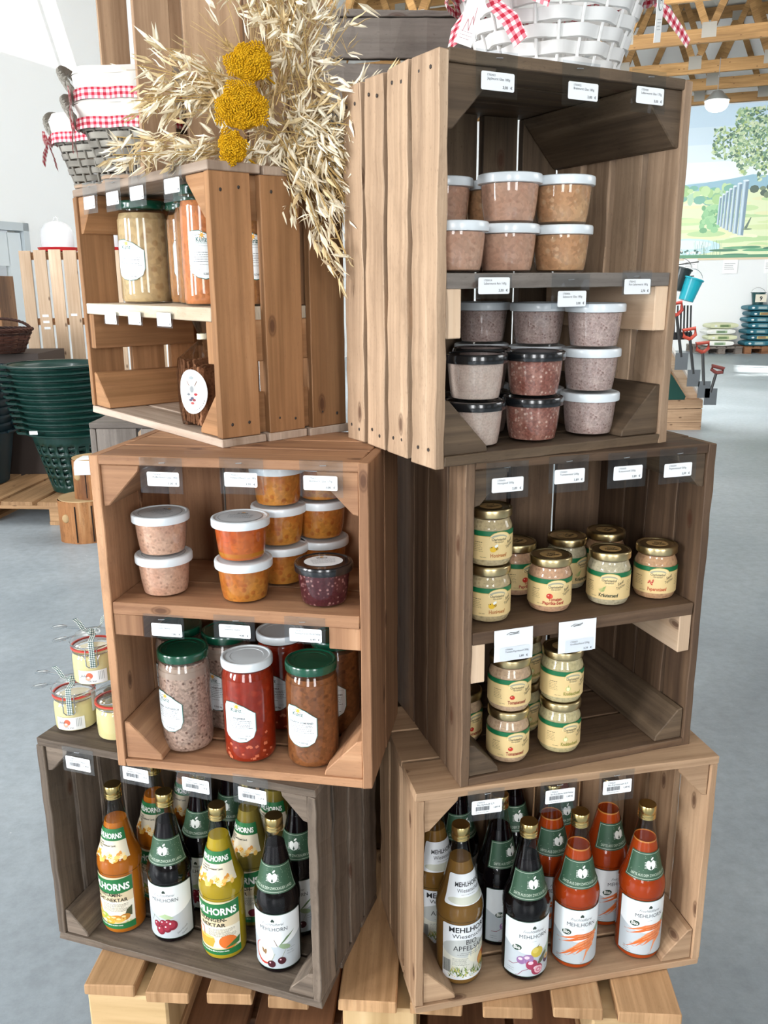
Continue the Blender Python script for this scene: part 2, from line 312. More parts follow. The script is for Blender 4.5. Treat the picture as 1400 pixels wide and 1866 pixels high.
# ---------------------------------------------------------------- printed matter
TXT = {}
def text_geo(s, bold=0.0, shear=0.0):
    k = (s, bold, shear)
    if k in TXT: return TXT[k]
    cu = bpy.data.curves.new('t', 'FONT'); cu.body = s; cu.size = 1; cu.resolution_u = 2; cu.offset = bold; cu.shear = shear; cu.align_x = 'CENTER'
    o = bpy.data.objects.new('t', cu); me = o.to_mesh()
    vs = [(v.co.x, v.co.y) for v in me.vertices]; fs = [tuple(p.vertices) for p in me.polygons]
    o.to_mesh_clear(); bpy.data.objects.remove(o); bpy.data.curves.remove(cu)
    TXT[k] = (vs, fs); return TXT[k]
class Print:
    def __init__(s): s.it = []; s.mats = []
    def mi(s, m):
        m = ink(m) if isinstance(m, str) else m
        if m not in s.mats: s.mats.append(m)
        return s.mats.index(m)
    def add(s, vs, fs, m, lay): s.it.append((vs, fs, s.mi(m), lay)); return s
    def poly(s, pts, m, lay=1): return s.add(pts, [tuple(range(len(pts)))], m, lay)
    def rect(s, x0, y0, x1, y1, m, lay=1): return s.poly([(x0, y0), (x1, y0), (x1, y1), (x0, y1)], m, lay)
    def rrect(s, x0, y0, x1, y1, r, m, lay=1):
        p = []
        for cx, cy, a in ((x1-r, y0+r, -90), (x1-r, y1-r, 0), (x0+r, y1-r, 90), (x0+r, y0+r, 180)):
            for k in range(5): t = math.radians(a + k*22.5); p.append((cx+r*math.cos(t), cy+r*math.sin(t)))
        return s.poly(p, m, lay)
    def ell(s, cx, cy, rx, ry, m, lay=2, rot=0, n=20, a0=0, a1=360):
        p = []; c, q = math.cos(math.radians(rot)), math.sin(math.radians(rot)); full = abs(a1-a0) >= 360
        for k in range(n if full else n+1):
            t = math.radians(a0 + (a1-a0)*k/n); x, y = rx*math.cos(t), ry*math.sin(t); p.append((cx + x*c - y*q, cy + x*q + y*c))
        return s.poly(p, m, lay)
    def line(s, x0, y0, x1, y1, w, m, lay=2):
        dx, dy = x1-x0, y1-y0; L = math.hypot(dx, dy) or 1; nx, ny = -dy/L*w/2, dx/L*w/2
        return s.poly([(x0-nx, y0-ny), (x1-nx, y1-ny), (x1+nx, y1+ny), (x0+nx, y0+ny)], m, lay)
    def curve(s, pts, w, m, lay=2):
        for a, b in zip(pts, pts[1:]): s.line(a[0], a[1], b[0], b[1], w, m, lay)
        return s
    def text(s, t, x, y, size, m, width=None, bold=0.0, lay=3, rot=0, align='C', shear=0.0):
        vs, fs = text_geo(t, bold, shear)
        if not vs: return s
        x0, x1 = min(v[0] for v in vs), max(v[0] for v in vs); k = size; kx = size
        if width: kx = width/max(x1-x0, 1e-6)
        cx = {'C': (x0+x1)/2, 'L': x0, 'R': x1}[align]; c, q = math.cos(math.radians(rot)), math.sin(math.radians(rot))
        out = []
        for a, b in vs:
            X, Y = (a-cx)*kx, b*k; out.append((x + X*c - Y*q, y + X*q + Y*c))
        return s.add(out, fs, m, lay)
    def prose(s, x0, x1, y, n, pitch, m, h=0.0005, seed=1, center=False):
        r = random.Random(seed)
        for i in range(n):
            xa, xe = x0, x1 - (x1-x0)*r.uniform(0, 0.25)
            if center: d = (x1-xe)/2; xa += d; xe = x1 - d
            x = xa
            while x < xe - 0.0008:
                w = min(r.uniform(0.0015, 0.005), xe-x); s.rect(x, y-i*pitch, x+w, y-i*pitch+h, m, 3); x += w + 0.0008
        return s
    def bars(s, x0, x1, y0, y1, m='#20242c', seed=3):
        r = random.Random(seed); x = x0
        while x < x1: w = r.choice((0.00025, 0.0004, 0.0006)); s.rect(x, y0, x+w, y1, m, 3); x += w + r.choice((0.0003, 0.0005))
        return s
    def build(s, name, parent, fn, step=0.004, ystep=None, smooth=False, gap=0.00012, base=0.0003, label=None):
        bm = NB()
        for vs, fs, mi, lay in s.it:
            bv = [bm.verts.new((x, y, base + lay*gap)) for x, y in vs]
            for f in fs:
                try: fa = bm.faces.new([bv[i] for i in f]); fa.material_index = mi
                except ValueError: pass
        for f in bm.faces: 
            f.normal_update()
            if f.normal.z < 0: f.normal_flip()
        if step:
            for ax, stp in ((0, step), (1, ystep)):
                if not stp: continue
                lo = min(v.co[ax] for v in bm.verts); hi = max(v.co[ax] for v in bm.verts); t = lo + stp
                while t < hi:
                    no = [0, 0, 0]; no[ax] = 1; co = [0, 0, 0]; co[ax] = t
                    bmesh.ops.bisect_plane(bm, geom=bm.verts[:] + bm.edges[:] + bm.faces[:], plane_co=co, plane_no=no, dist=1e-7); t += stp
        for v in bm.verts: v.co = fn(v.co.x, v.co.y, v.co.z)
        return obj(name, bm, s.mats, parent, 'keep' if not smooth else smooth, label=label)
def on_cyl(R, rot=0.0, z0=0.0, cone=None):
    """map flat label coordinates onto a round body; cone=(rz function, reference radius)"""
    def f(x, y, o):
        z = z0 + y; r = cone[0](z) if cone else R; ref = cone[1] if cone else R; t = rot + x/ref
        return Vector(((r+o)*math.sin(t), -(r+o)*math.cos(t), z))
    return f
def on_top(z): return lambda x, y, o: Vector((x, y, z+o))
def on_front(y0): return lambda x, y, o: Vector((x, y0-o, y))
# ---------------------------------------------------------------- the hall
E1 = Vector((0.934, -0.358, 0)); E2 = Vector((0.358, 0.934, 0)); UP = Vector((0, 0, 1))
def H(a, b, z=0.0): return E1*a + E2*b + UP*z
FAR, LEFT = 19.4, -6.857
def concrete():
    m, n, l, b = nmat('polished_concrete'); tc = n.new('ShaderNodeTexCoord')
    g = N(n, 'ShaderNodeTexNoise', Scale=0.55, Detail=7.0, Roughness=0.6, Distortion=0.4); l.new(tc.outputs['Object'], g.inputs[0])
    r = ramp(n, [(0.3, '#87929b'), (0.5, '#9da8b0'), (0.68, '#b1bbc2')]); l.new(g.outputs[0], r.inputs[0])
    g2 = N(n, 'ShaderNodeTexNoise', Scale=22.0, Detail=6.0, Roughness=0.75); l.new(tc.outputs['Object'], g2.inputs[0])
    r2 = ramp(n, [(0.36, (0.86, 0.86, 0.86, 1)), (0.62, (1.05, 1.05, 1.05, 1))]); l.new(g2.outputs[0], r2.inputs[0])
    col = mixc(n, l, 1.0, r.outputs[0], r2.outputs[0], 'MULTIPLY')
    v = N(n, 'ShaderNodeTexVoronoi', Scale=7.0); l.new(tc.outputs['Object'], v.inputs['Vector'])
    r3 = ramp(n, [(0.018, (0.8, 0.8, 0.8, 1)), (0.03, (0, 0, 0, 1))]); l.new(v.outputs['Distance'], r3.inputs[0])
    col = mixc(n, l, r3.outputs[0], col, '#d8dcdc')
    l.new(col, b.inputs['Base Color'])
    r4 = ramp(n, [(0.3, (0.30, 0.30, 0.30, 1)), (0.7, (0.5, 0.5, 0.5, 1))]); l.new(g.outputs[0], r4.inputs[0]); l.new(r4.outputs[0], b.inputs['Roughness'])
    b.inputs['Specular IOR Level'].default_value = 0.45
    return m
CONC = concrete(); PLASTER = plain('#e9edee', 0.85, name='white_plaster'); 
def quad(pts):
    bm = NB(); bm.faces.new([bm.verts.new(p) for p in pts]); return bm
bm = NB(); board(bm, H(LEFT-0.3, -9, -0.1), E1*21, E2*(FAR+9.4), UP*0.1); struct('floor', bm, CONC)
bm = NB(); board(bm, H(LEFT, FAR), E1*18, E2*0.25, UP*7.2); struct('wall_back', bm, PLASTER)
# left wall with a door opening (door edge lies at e2 = 7.5)
bm = NB()
board(bm, H(LEFT-0.25, 7.5), E1*0.25, E2*(FAR-7.5), UP*7.2)
board(bm, H(LEFT-0.25, 6.3, 2.05), E1*0.25, E2*1.2, UP*5.15)
board(bm, H(LEFT-0.25, 1.0), E1*0.25, E2*5.3, UP*2.4)
board(bm, H(LEFT-0.25, 1.0, 4.6), E1*0.25, E2*5.3, UP*2.6)
board(bm, H(LEFT-0.25, 5.3, 2.4), E1*0.25, E2*1.0, UP*2.2)
struct('wall_left', bm, PLASTER)
SHW = plain('#9b9487', 0.85, name='darkened_shop_wall')  # unseen walls, colour darkened so the glass reflects them dimmer
def window_wall(name, A, D, length, wins, h=7.2):
    bm = NB(); p = 0; n = Vector((-D.y, D.x, 0))*0.2
    for a, b, z0, z1 in wins:
        board(bm, A + D*p, D*(a-p), n, UP*h); board(bm, A + D*a, D*(b-a), n, UP*z0); board(bm, A + D*a + UP*z1, D*(b-a), n, UP*(h-z1)); p = b
    board(bm, A + D*p, D*(length-p), n, UP*h); struct(name, bm, SHW)
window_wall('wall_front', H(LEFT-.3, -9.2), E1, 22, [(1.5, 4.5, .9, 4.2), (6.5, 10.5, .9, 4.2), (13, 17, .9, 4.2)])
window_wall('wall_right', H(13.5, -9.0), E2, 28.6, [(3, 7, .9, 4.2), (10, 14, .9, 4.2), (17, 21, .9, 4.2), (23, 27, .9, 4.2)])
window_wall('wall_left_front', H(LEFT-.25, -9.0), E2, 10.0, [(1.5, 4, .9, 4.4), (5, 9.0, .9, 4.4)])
dm = plain('#b9c3c8', 0.45); dg = plain('#cfd8dc', 0.4)
bm = NB()
board(bm, H(LEFT-0.08, 7.42), E1*0.12, E2*0.08, UP*2.05); board(bm, H(LEFT-0.08, 6.3, 1.97), E1*0.12, E2*1.2, UP*0.08); board(bm, H(LEFT-0.08, 6.3), E1*0.12, E2*0.08, UP*2.0)
dfr = struct('door_1', bm, dm)
bm = NB()
board(bm, H(LEFT-0.05, 7.22, 0.02), E1*0.05, E2*0.19, UP*1.93); board(bm, H(LEFT-0.05, 6.39, 1.62), E1*0.05, E2*0.84, UP*0.33); board(bm, H(LEFT-0.05, 6.39, 0.02), E1*0.05, E2*0.15, UP*1.93); board(bm, H(LEFT-0.05, 6.5, 0.02), E1*0.05, E2*0.75, UP*0.3)
obj('door_leaf', bm, dg, dfr)
bm = NB(); board(bm, H(LEFT-0.035, 6.52, 0.3), E1*0.008, E2*0.72, UP*1.33); obj('door_glass', bm, GLASS, dfr)
bm = NB(); board(bm, H(LEFT-0.9, 6.0, 0.0), E1*0.05, E2*1.9, UP*2.4); struct('wall_side', bm, plain('#c9b284', 0.8, name='ochre_render'))
# roof: white underside panels on purlins, nail-plate trusses under it
ROOFW = plain('#e4e2dc', 0.8, name='white_roof_lining')
def roof_panels():
    bm = NB(); z = 6.45; A0, A1, B0, B1 = LEFT-0.3, 20.0, -11.0, FAR+0.3
    xs = sorted({A0, A1, *[c[0] for c in HOLES], *[c[1] for c in HOLES]}); ys = sorted({B0, B1, *[c[2] for c in HOLES], *[c[3] for c in HOLES]})
    for x0, x1 in zip(xs, xs[1:]):
        for y0, y1 in zip(ys, ys[1:]):
            mx, my = (x0+x1)/2, (y0+y1)/2
            if any(c[0] < mx < c[1] and c[2] < my < c[3] for c in HOLES): continue
            board(bm, H(x0, y0, z), E1*(x1-x0), E2*(y1-y0), UP*0.06)
    return bm
# openings found by following the sunlight back from the bright patches on floor and wall to the roof
HOLES = []
def back_to_roof(p):
    t = (6.48 - p.z)/(-SUN.z); q = p - SUN*t; return q.dot(E1), q.dot(E2)
def hole_from(pts):
    ab = [back_to_roof(Vector(p)) for p in pts]; HOLES.append((min(a for a, b in ab), max(a for a, b in ab), min(b for a, b in ab), max(b for a, b in ab)))
hole_from([(5.45, 13.4, 0), (7.6, 13.9, 0), (6.6, 14.9, 0)])
hole_from([H(LEFT, 5.9, 3.65), H(LEFT, 8.3, 4.3), H(LEFT, 7.6, 5.2)])
struct('ceiling', roof_panels(), ROOFW)
def truss(b, z0=4.73, h=0.19, k=0):
    bm = NB(); t = 0.06; a0, a1 = LEFT, 10.5
    board(bm, H(a0, b-t/2, z0), E1*(a1-a0), E2*t, UP*h)
    board(bm, H(a0, b-t/2, 6.22), E1*(a1-a0), E2*t, UP*0.2)
    pl = NB(); step = 1.15; a = a0 + 0.35 + (k % 2)*0.25
    while a + step < a1:
        for s in (0, 1):
            lo = H(a + s*step, b-t/2, z0+h*0.6) if s == 0 else H(a+step, b-t/2, z0+h*0.6)
            hi = H(a+step/2, b-t/2, 6.25)
            d = hi - lo; n = d.normalized().cross(E2.normalized())*0.05
            prism(bm, [lo-n, lo+n, hi+n, hi-n], E2*t)
        board(pl, H(a-0.1, b-t/2-0.003, z0+h*0.35), E1*0.2, E2*0.003, UP*0.2)
        board(pl, H(a+step/2-0.1, b-t/2-0.003, 6.16), E1*0.2, E2*0.003, UP*0.16)
        a += step
    o = struct('trim_%d' % (k+1), bm, WD['beam']); obj('nail_plates', pl, plain('#8f8c84', 0.6, 0.3), o)
for k, b in enumerate((19.3, 17.9, 16.5, 14.5, 12.4, 10.3, 8.2, 6.1, 4.0)): truss(b, k=k, h=0.19 if k else 0.17)
bm = NB()
for i in range(16): board(bm, H(LEFT, 3.0 + i*1.03, 6.40), E1*17.5, E2*0.07, UP*0.05)
struct('trim_10', bm, WD['beam'])

# mural on the far wall, painted board above the bags
def mural():
    P = Print(); L0 = -0.0
    y0, y1 = 1.86, 4.62
    for i in range(22):
        t = i/21; z = 3.3 + t*1.35
        P.rect(-3.2, z, 6.0, z+0.0665, ['#e9f4fa', '#dcedf7', '#cfe5f3', '#c3ddef'][min(3, int(t*4))] if t < 0.99 else '#c3ddef', 1)
    P.rect(-3.2, 3.2, 6.0, 3.31, '#eef6fa', 1)
    P.poly([(-3.2, 3.25), (-1, 3.27), (-.5, 3.3), (0, 3.36), (.35, 3.42), (.9, 3.36), (2, 3.45), (4, 3.3), (6, 3.4), (6, 2.9), (-3.2, 2.9)], '#8db9cc', 2)
    P.rect(-3.2, 1.86, 6.0, 3.15, '#dbe7bd', 2.5)
    r = random.Random(4)
    for i in range(90):
        x = r.uniform(-1.3, 2.5); z = r.uniform(2.0, 3.0); P.ell(x, z, r.uniform(.15, .5), r.uniform(.02, .06), r.choice(['#cfe0a8', '#bfdca0', '#e6e9c8', '#b4d59a', '#dfe3b4']), 3 + i*0.02, n=14)
    for i in range(60):
        x = r.uniform(-1.4, 0.0); z = 3.05 + r.uniform(-.13, .16); P.ell(x, z, r.uniform(.05, .12), r.uniform(.04, .1), r.choice(['#9fc987', '#b9d9a0', '#86b98a', '#a9d0b0', '#6fae9c']), 5+i*.02, n=9)
    for i in range(50):
        x = r.uniform(.4, 2.2); z = 3.15 + r.uniform(-.12, .2); P.ell(x, z, r.uniform(.05, .1), r.uniform(.04, .1), r.choice(['#4d6b52', '#5d7458', '#6f8466', '#3f5a4c']), 5+i*.02, n=8)
    for i in range(40):
        x = -0.35 + r.uniform(-.18, .2); z = 2.62 + r.uniform(-.25, .22); P.ell(x, z, r.uniform(.04, .09), r.uniform(.04, .08), r.choice(['#7fb984', '#8dc790', '#6aa878', '#9dd09a']), 6.2+i*.01, n=8)
    # row of silos
    w = [.045, .05, .055, .062, .07, .09, .115]; x = -0.24
    for i, ww in enumerate(w):
        top = 3.02 + i*0.048; bot = 2.5 - i*0.035
        P.poly([(x, bot), (x+ww*.93, bot-.01), (x+ww+.012, top), (x+.012, top)], '#a9c4d4', 8); P.poly([(x+ww*.55, bot), (x+ww*.93, bot-.01), (x+ww+.012, top), (x+ww*.6, top)], '#6f8ea3', 8.2)
        P.poly([(x+ww*.2, bot), (x+ww*.4, bot), (x+ww*.45, top), (x+ww*.25, top)], '#c9dde8', 8.3); P.ell(x+ww/2+.012, top, ww*.5, .018, '#d6e4ec', 8.4, n=10); x += ww + 0.006
    P.poly([(.28, 2.42), (.33, 2.4), (.4, 2.62), (.38, 2.62)], '#56705f', 8.6); P.ell(.34, 2.4, .09, .015, '#6d8a68', 8.7)
    # pond with reeds, shadow stripes in the grass
    P.ell(-.75, 2.08, .62, .16, '#bfe0ee', 7); P.ell(-.8, 2.12, .5, .09, '#d9eff7', 7.1)
    for i in range(60):
        x = r.uniform(-1.3, -.1); P.line(x, 1.9, x+r.uniform(-.05, .05), 1.9+r.uniform(.08, .3) * (0.5 if x < -.6 else 1), .006, r.choice(['#7fa58b', '#5d8a75', '#a6c4a0']), 7.5)
    for i in range(16):
        x = r.uniform(-.9, -.5); P.ell(x, 1.98 + r.uniform(-.03, .03), .025, .02, r.choice(['#ffffff', '#3d6b5e']), 7.6, n=8)
    for i in range(26):
        x = r.uniform(-.2, 2.5); P.ell(x, r.choice([1.93, 1.99, 2.04]) + r.uniform(-.02, .02), r.uniform(.15, .4), r.uniform(.012, .03), r.choice(['#3f8a63', '#5da477', '#2f7355', '#7fb98c']), 7.6+i*.01, n=12)
    P.poly([(-3.2, 1.86), (6, 1.86), (6, 1.9), (-3.2, 1.93)], '#4a9069', 7.9)
    P.poly([(.75, 2.1), (.85, 2.05), (.95, 2.3), (.85, 2.55), (.78, 2.35)], '#8cc63e', 8)
    # branch and crown of the painted tree
    P.curve([(1.9, 3.9), (1.2, 3.85), (.75, 3.78), (.4, 3.7), (.1, 3.66)], .03, '#5a5f4c', 9)
    for i in range(2600):
        a = r.random(); x = -.42 + a*2.1; lo = 3.72 - .32*min(1, a*2.4) + (.25 if a > .55 else 0) + .1*math.sin(a*40); z = r.uniform(lo, 4.62)
        if a < .18 and (z > 4.3 or z < 3.7 or r.random() < .55): continue
        P.ell(x, z, r.uniform(.02, .05), r.uniform(.012, .032), r.choice(['#9fbf8f', '#88ad83', '#b8d3a8', '#6f9877', '#c9dcb4', '#557d65', '#d5e3c2', '#a9c27a', '#476b56']), 9.2+i*.0008, rot=r.uniform(0, 180), n=7)
    return P
MP = mural()
def on_wall(x, y, o): return H(x, FAR-0.035-o, y)
mu = MP.build('painted_meadow', None, on_wall, step=None, gap=0.0006, base=0.0005)
bm = NB(); board(bm, H(-3.25, FAR-0.03, 1.82), E1*9.3, E2*0.03, UP*2.84)
mb = obj('mural_board', bm, plain('#e3d3b4', 0.7)); tag(mb, 'large painted mural of meadow, silos and leafy tree on the far white wall', 'mural'); mu.parent = mb
for k, (x, w, z, lab) in enumerate(((-0.80, .26, 1.58, 'leftmost'), (-0.05, .28, 1.55, 'middle'), (0.72, .3, 1.55, 'rightmost'))):
    bm = NB(); board(bm, H(x, FAR-0.036, z), E1*w, E2*0.003, UP*0.27)
    s = obj('wall_notice', bm, plain('#f4f6f6', 0.7)); tag(s, 'small white notice hanging under the mural, %s of three' % lab, 'notice', 'notices under the mural')
    P = Print(); P.prose(x+.03, x+w-.04, z+.19, 4, .035, '#6a7076', h=.008, seed=k); P.it = [(v, f, m, l) for v, f, m, l in P.it]
    P.build('notice_text', s, lambda a, b, o: H(a, FAR-0.037-o, b), step=None, gap=0.0003)

# ---------------------------------------------------------------- wooden fruit crates
CR = {}
class Crate:
    def __init__(s, key, x, y, z, yaw, W, D, Hh): s.k, s.x, s.y, s.z, s.a, s.W, s.D, s.H = key, x, y, z, yaw, W, D, Hh
    def w(s, u, v, z=0.0): c, q = math.cos(s.a), math.sin(s.a); return Vector((s.x + u*c - v*q, s.y + u*q + v*c, s.z + z))
def split(total, gaps, n, jitter=0.12):
    ws = [1 + rnd.uniform(-jitter, jitter) for _ in range(n)]; k = (total - gaps*(n-1))/sum(ws); out = []; p = 0
    for w in ws: out.append((p, w*k)); p += w*k + gaps
    return out
def crate(key, label, x, y, z, yaw, W, D, Hh, inn, out, rim=None, cap='side', t=0.013, sides=None, back=(5, .009), top=(3, .006), blocks=.056, shelf=None, shelf_m=None, batten=None, bat_m=None, wave=.0006, bat=(.024, .06), nails=False, block_m=None, skip=(), cov=0.0):
    c = Crate(key, x, y, z, yaw, W, D, Hh); CR[key] = c
    root = thing('wooden_crate', label, 'crate', (x, y, z), yaw, 'stacked fruit crates of the display')
    mi, mo = WD[inn], WD[out]; ts = t*1.05; j = 0.0009
    sd = sides or [(a, b) for a, b in split(D, .008, 4)]
    x0, x1 = -W/2, W/2
    zt0 = 0 if cap == 'side' else t; zt1 = Hh if cap == 'side' else Hh-t
    for nm, sx in (('left_side', x0), ('right_side', x1-ts)):
        bm = NB(); nb = NB()
        for a, w in sd:
            board(bm, (sx, a, zt0 + rnd.uniform(-cov, cov)), (ts, 0, 0), (0, w, 0), (0, 0, zt1-zt0), jit=j, wave=wave)
            if nails:
                for zz in (zt0+.022, zt1-.022):
                    for q in (.28, .72):
                        cx = sx if nm == 'left_side' else sx+ts
                        ball(nb, (cx, a+w*q, zz+rnd.uniform(-.004, .004)), .0026, sc=(.5, 1, 1.1))
        o = obj(nm, bm, [mo], root, bevel=.0012)
        if nails: obj('nail_heads', nb, plain('#3b3430', 0.6, 0.4), o)
        else: nb.free()
    px0, px1 = (x0+ts, x1-ts) if cap == 'side' else (x0, x1)
    for nm, zz in (('bottom_boards', 0), ('top_boards', Hh-t)):
        bm = NB()
        for a, w in split(D, top[1], top[0], .2): board(bm, (px0, a, zz), (px1-px0, 0, 0), (0, w, 0), (0, 0, t), jit=j, wave=wave)
        obj(nm, bm, WD[rim] if rim else mo, root, bevel=.0012)
    bm = NB()
    for a, w in split(x1-x0-2*ts-.002, back[1], back[0], .12): board(bm, (x0+ts+.001+a, D-t, t), (w, 0, 0), (0, t, 0), (0, 0, Hh-2*t), jit=.0006)
    obj('back_boards', bm, mi, root, bevel=.001)
    iw, L = W/2-ts-.0005, blocks
    for sx in (-1, 1):
        for sz in (0, 1):
            if (sx, sz) in skip: continue
            cx = sx*iw; cz = t+.0005 if sz == 0 else Hh-t-.0005; dz = 1 if sz == 0 else -1
            bm = NB(); e = .009
            pts = [(cx, .004, cz), (cx-sx*L, .004, cz), (cx-sx*(L-.002), .004, cz+dz*e), (cx-sx*e, .004, cz+dz*(L-.002)*1.05), (cx, .004, cz+dz*L*1.05)]
            prism(bm, pts, (0, D-t-.006, 0)); obj('corner_block', bm, WD[block_m] if block_m else mo, root, bevel=.0015)
    if shelf:
        bm = NB(); s0 = .019
        for a, w in split(D-t-.012, .006, 2, .15): board(bm, (-iw+.001, a+.001, shelf-s0), (2*iw-.002, 0, 0), (0, w, 0), (0, 0, s0), jit=.0007, wave=.0006)
        obj('shelf_board', bm, WD[shelf_m or out], root, bevel=.001)
        for sx in (-1, 1):
            bm = NB(); board(bm, (sx*iw-(bat[0] if sx > 0 else 0), .003, shelf-s0-bat[1]), (bat[0], 0, 0), (0, D-t-.02, 0), (0, 0, bat[1]), jit=.0005)
            obj('shelf_batten', bm, WD[bat_m or 'lath'], root, bevel=.0012)
    return root
sl = lambda *a: [(p, w) for p, w in a]
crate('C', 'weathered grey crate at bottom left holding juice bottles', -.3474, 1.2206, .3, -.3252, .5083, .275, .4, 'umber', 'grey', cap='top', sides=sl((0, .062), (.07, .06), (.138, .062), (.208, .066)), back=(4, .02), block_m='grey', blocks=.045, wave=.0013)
crate('F', 'pale pine crate at bottom right holding juice bottles', .2892, 1.1795, .3, .2018, .5009, .275, .4, 'light', 'light', cap='top', sides=sl((0, .082), (.102, .08), (.19, .085)), back=(5, .008), block_m='light', blocks=.055)
crate('B', 'rosy pine crate in the middle left with a shelf of small jars', -.2219, 1.1786, .7, -.1772, .4094, .2393, .5, 'rose', 'rose', cap='side', sides=sl((0, .118), (.121, .118)), back=(4, .007), shelf=.276, bat=(.047, .034), bat_m='rose', blocks=.06, t=.0135)
crate('E', 'dark brown crate in the middle right with mustard jars', .3051, 1.207, .6998, .3085, .4047, .30, .5, 'brown', 'brown', cap='side', sides=sl((0, .062), (.068, .075), (.147, .06), (.212, .085)), wave=.0011, back=(4, .008), shelf=.248, shelf_m='brown', bat=(.022, .062), bat_m='lath', blocks=.05, block_m='umber')
crate('A', 'honey coloured crate at upper left turned sideways, straw bouquet above', -.3973, 1.4523, 1.2, -.8812, .4996, .236, .3997, 'honey', 'honey', rim='honey_rim', cap='top', sides=sl((0, .066), (.083, .066), (.164, .066)), back=(4, .02), shelf=.202, shelf_m='osb', bat=(.022, .062), bat_m='honey', blocks=.06, nails=True, t=.013, block_m='honey')
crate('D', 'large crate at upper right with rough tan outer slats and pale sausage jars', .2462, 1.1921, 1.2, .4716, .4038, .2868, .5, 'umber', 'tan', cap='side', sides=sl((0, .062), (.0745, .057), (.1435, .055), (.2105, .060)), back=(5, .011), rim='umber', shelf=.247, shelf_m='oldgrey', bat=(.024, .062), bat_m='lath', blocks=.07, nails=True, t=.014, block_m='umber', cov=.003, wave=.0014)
ga = math.radians(-66)
crate('G', 'pinkish pine crate at the very top left standing behind the straw bouquet', -.3712-.2*math.cos(ga), 1.4395-.2*math.sin(ga)+.002, 1.6005, ga, .4, .31, .5, 'light', 'light', cap='side', sides=sl((0, .054), (.074, .09), (.172, .062), (.242, .066)), back=(3, .02), blocks=.05, nails=False)
# silver grey crate lying on top in the middle, open board end towards the viewer
def grey_crate():
    root = thing('wooden_crate', 'silver grey crate with horizontal boards at top centre below the roof', 'crate', (.035, 1.50, 1.7005), .04, 'stacked fruit crates of the display')
    m = WD['oldgrey']; w, d = .262, .34
    bm = NB(); board(bm, (-w/2, 0, .077), (w, 0, 0), (0, .014, 0), (0, 0, .058), jit=.001, wave=.001); board(bm, (-w/2, 0, 0), (w, 0, 0), (0, .014, 0), (0, 0, .069), jit=.001, wave=.001); obj('front_boards', bm, m, root, bevel=.0012)
    bm = NB(); board(bm, (-w/2, d-.014, .078), (w, 0, 0), (0, .014, 0), (0, 0, .05), jit=.001); board(bm, (-w/2, d-.014, 0), (w, 0, 0), (0, .014, 0), (0, 0, .065), jit=.001); obj('rear_boards', bm, m, root, bevel=.0012)
    for sx in (-w/2, w/2-.012):
        bm = NB(); board(bm, (sx, .0145, 0), (.012, 0, 0), (0, d-.029, 0), (0, 0, .067)); board(bm, (sx, .0145, .079), (.012, 0, 0), (0, d-.029, 0), (0, 0, .05)); obj('end_boards', bm, m, root, bevel=.001)
    bm = NB(); board(bm, (-w/2+.0125, .0145, 0), (w-.025, 0, 0), (0, d-.029, 0), (0, 0, .012)); obj('floor_boards', bm, m, root)
    bm = NB(); board(bm, (-w/2, -.002, .136), (w, 0, 0), (0, .02, 0), (0, 0, .009), jit=.0015, wave=.0015); obj('top_strip', bm, m, root, bevel=.001)
grey_crate()
# two grey crates of the rear side of the display
for k, (zz, lab) in enumerate(((.301, 'lower weathered grey crate behind the middle left crate'), (.702, 'old grey crate corner showing behind the left stack, below the honey crate'))):
    crate('R%d' % k, lab, -.39, 2.06, zz, math.pi, .46, .26, (.396, .452)[k], 'oldgrey', 'oldgrey', cap='top', back=(5, .010), nails=True)

for k, (zz, lab) in enumerate(((.301, 'lower crate added at the rear to keep the gap between middle crates dark'), (.702, 'upper crate added at the rear to keep the gap between middle crates dark'))):
    crate('Q%d' % k, lab, .13, 1.825, zz, math.pi, .34, .28, .396, 'umber', 'umber', cap='top', back=(3, .006))  # unseen rear crates, added so the slit between the stacks stays dark
# ---------------------------------------------------------------- pallets under the display
def pallet(z, name, label, tops, m_top, m_blk, y0, y1, ang, x0, x1, front_jit=.012, bl=(.145, .1, .145), zt=.150):
    root = thing('pallet', label, 'pallet', (0, 0, z), 0); c, q = math.cos(ang), math.sin(ang)
    ox, oy = -.0256, 1.158
    def T(bm):
        for v in bm.verts: X, Y = v.co.x, v.co.y; v.co.x = ox + X*c - Y*q; v.co.y = oy + X*q + Y*c
        return bm
    for a, b in tops:
        bm = NB(); board(bm, (a, y0 + rnd.uniform(-front_jit, front_jit)*.5, zt-.022), (b-a, 0, 0), (0, y1-y0, 0), (0, 0, .022), jit=.001); obj('deck_board', T(bm), WD[m_top], root, bevel=.002)
    for yy in (y0+.15, (y0+y1)/2-.07, y1-.145):
        bm = NB(); board(bm, (x0, yy, zt-.044), (x1-x0, 0, 0), (0, .145, 0), (0, 0, .0215)); obj('cross_board', T(bm), WD[m_blk if yy < y0+.01 else m_top], root, bevel=.0015)
    for a, b in ((x0, x0+bl[0]), ((x0+x1)/2-bl[1]/2-.01, (x0+x1)/2+bl[1]/2+.02), (x1-bl[2], x1)):
        for yy in (y0+.006, (y0+y1)/2-.06, y1-.14):
            bm = NB(); board(bm, (a+.004, yy, .0225), (b-a-.008, 0, 0), (0, .135, 0), (0, 0, zt-.0230-(.0225 if yy < y0+.01 else .044))); obj('spacer_block', T(bm), WD[m_blk], root, bevel=.004)
        bm = NB(); board(bm, (a, y0, 0), (b-a, 0, 0), (0, y1-y0, 0), (0, 0, .022)); obj('base_board', T(bm), WD[m_top], root, bevel=.0015)
    return root
tops1 = [(-.487, -.40), (-.378, -.304), (-.275, -.200), (-.172, -.105), (-.055, .040), (.062, .148), (.182, .262), (.295, .375), (.398, .500)]
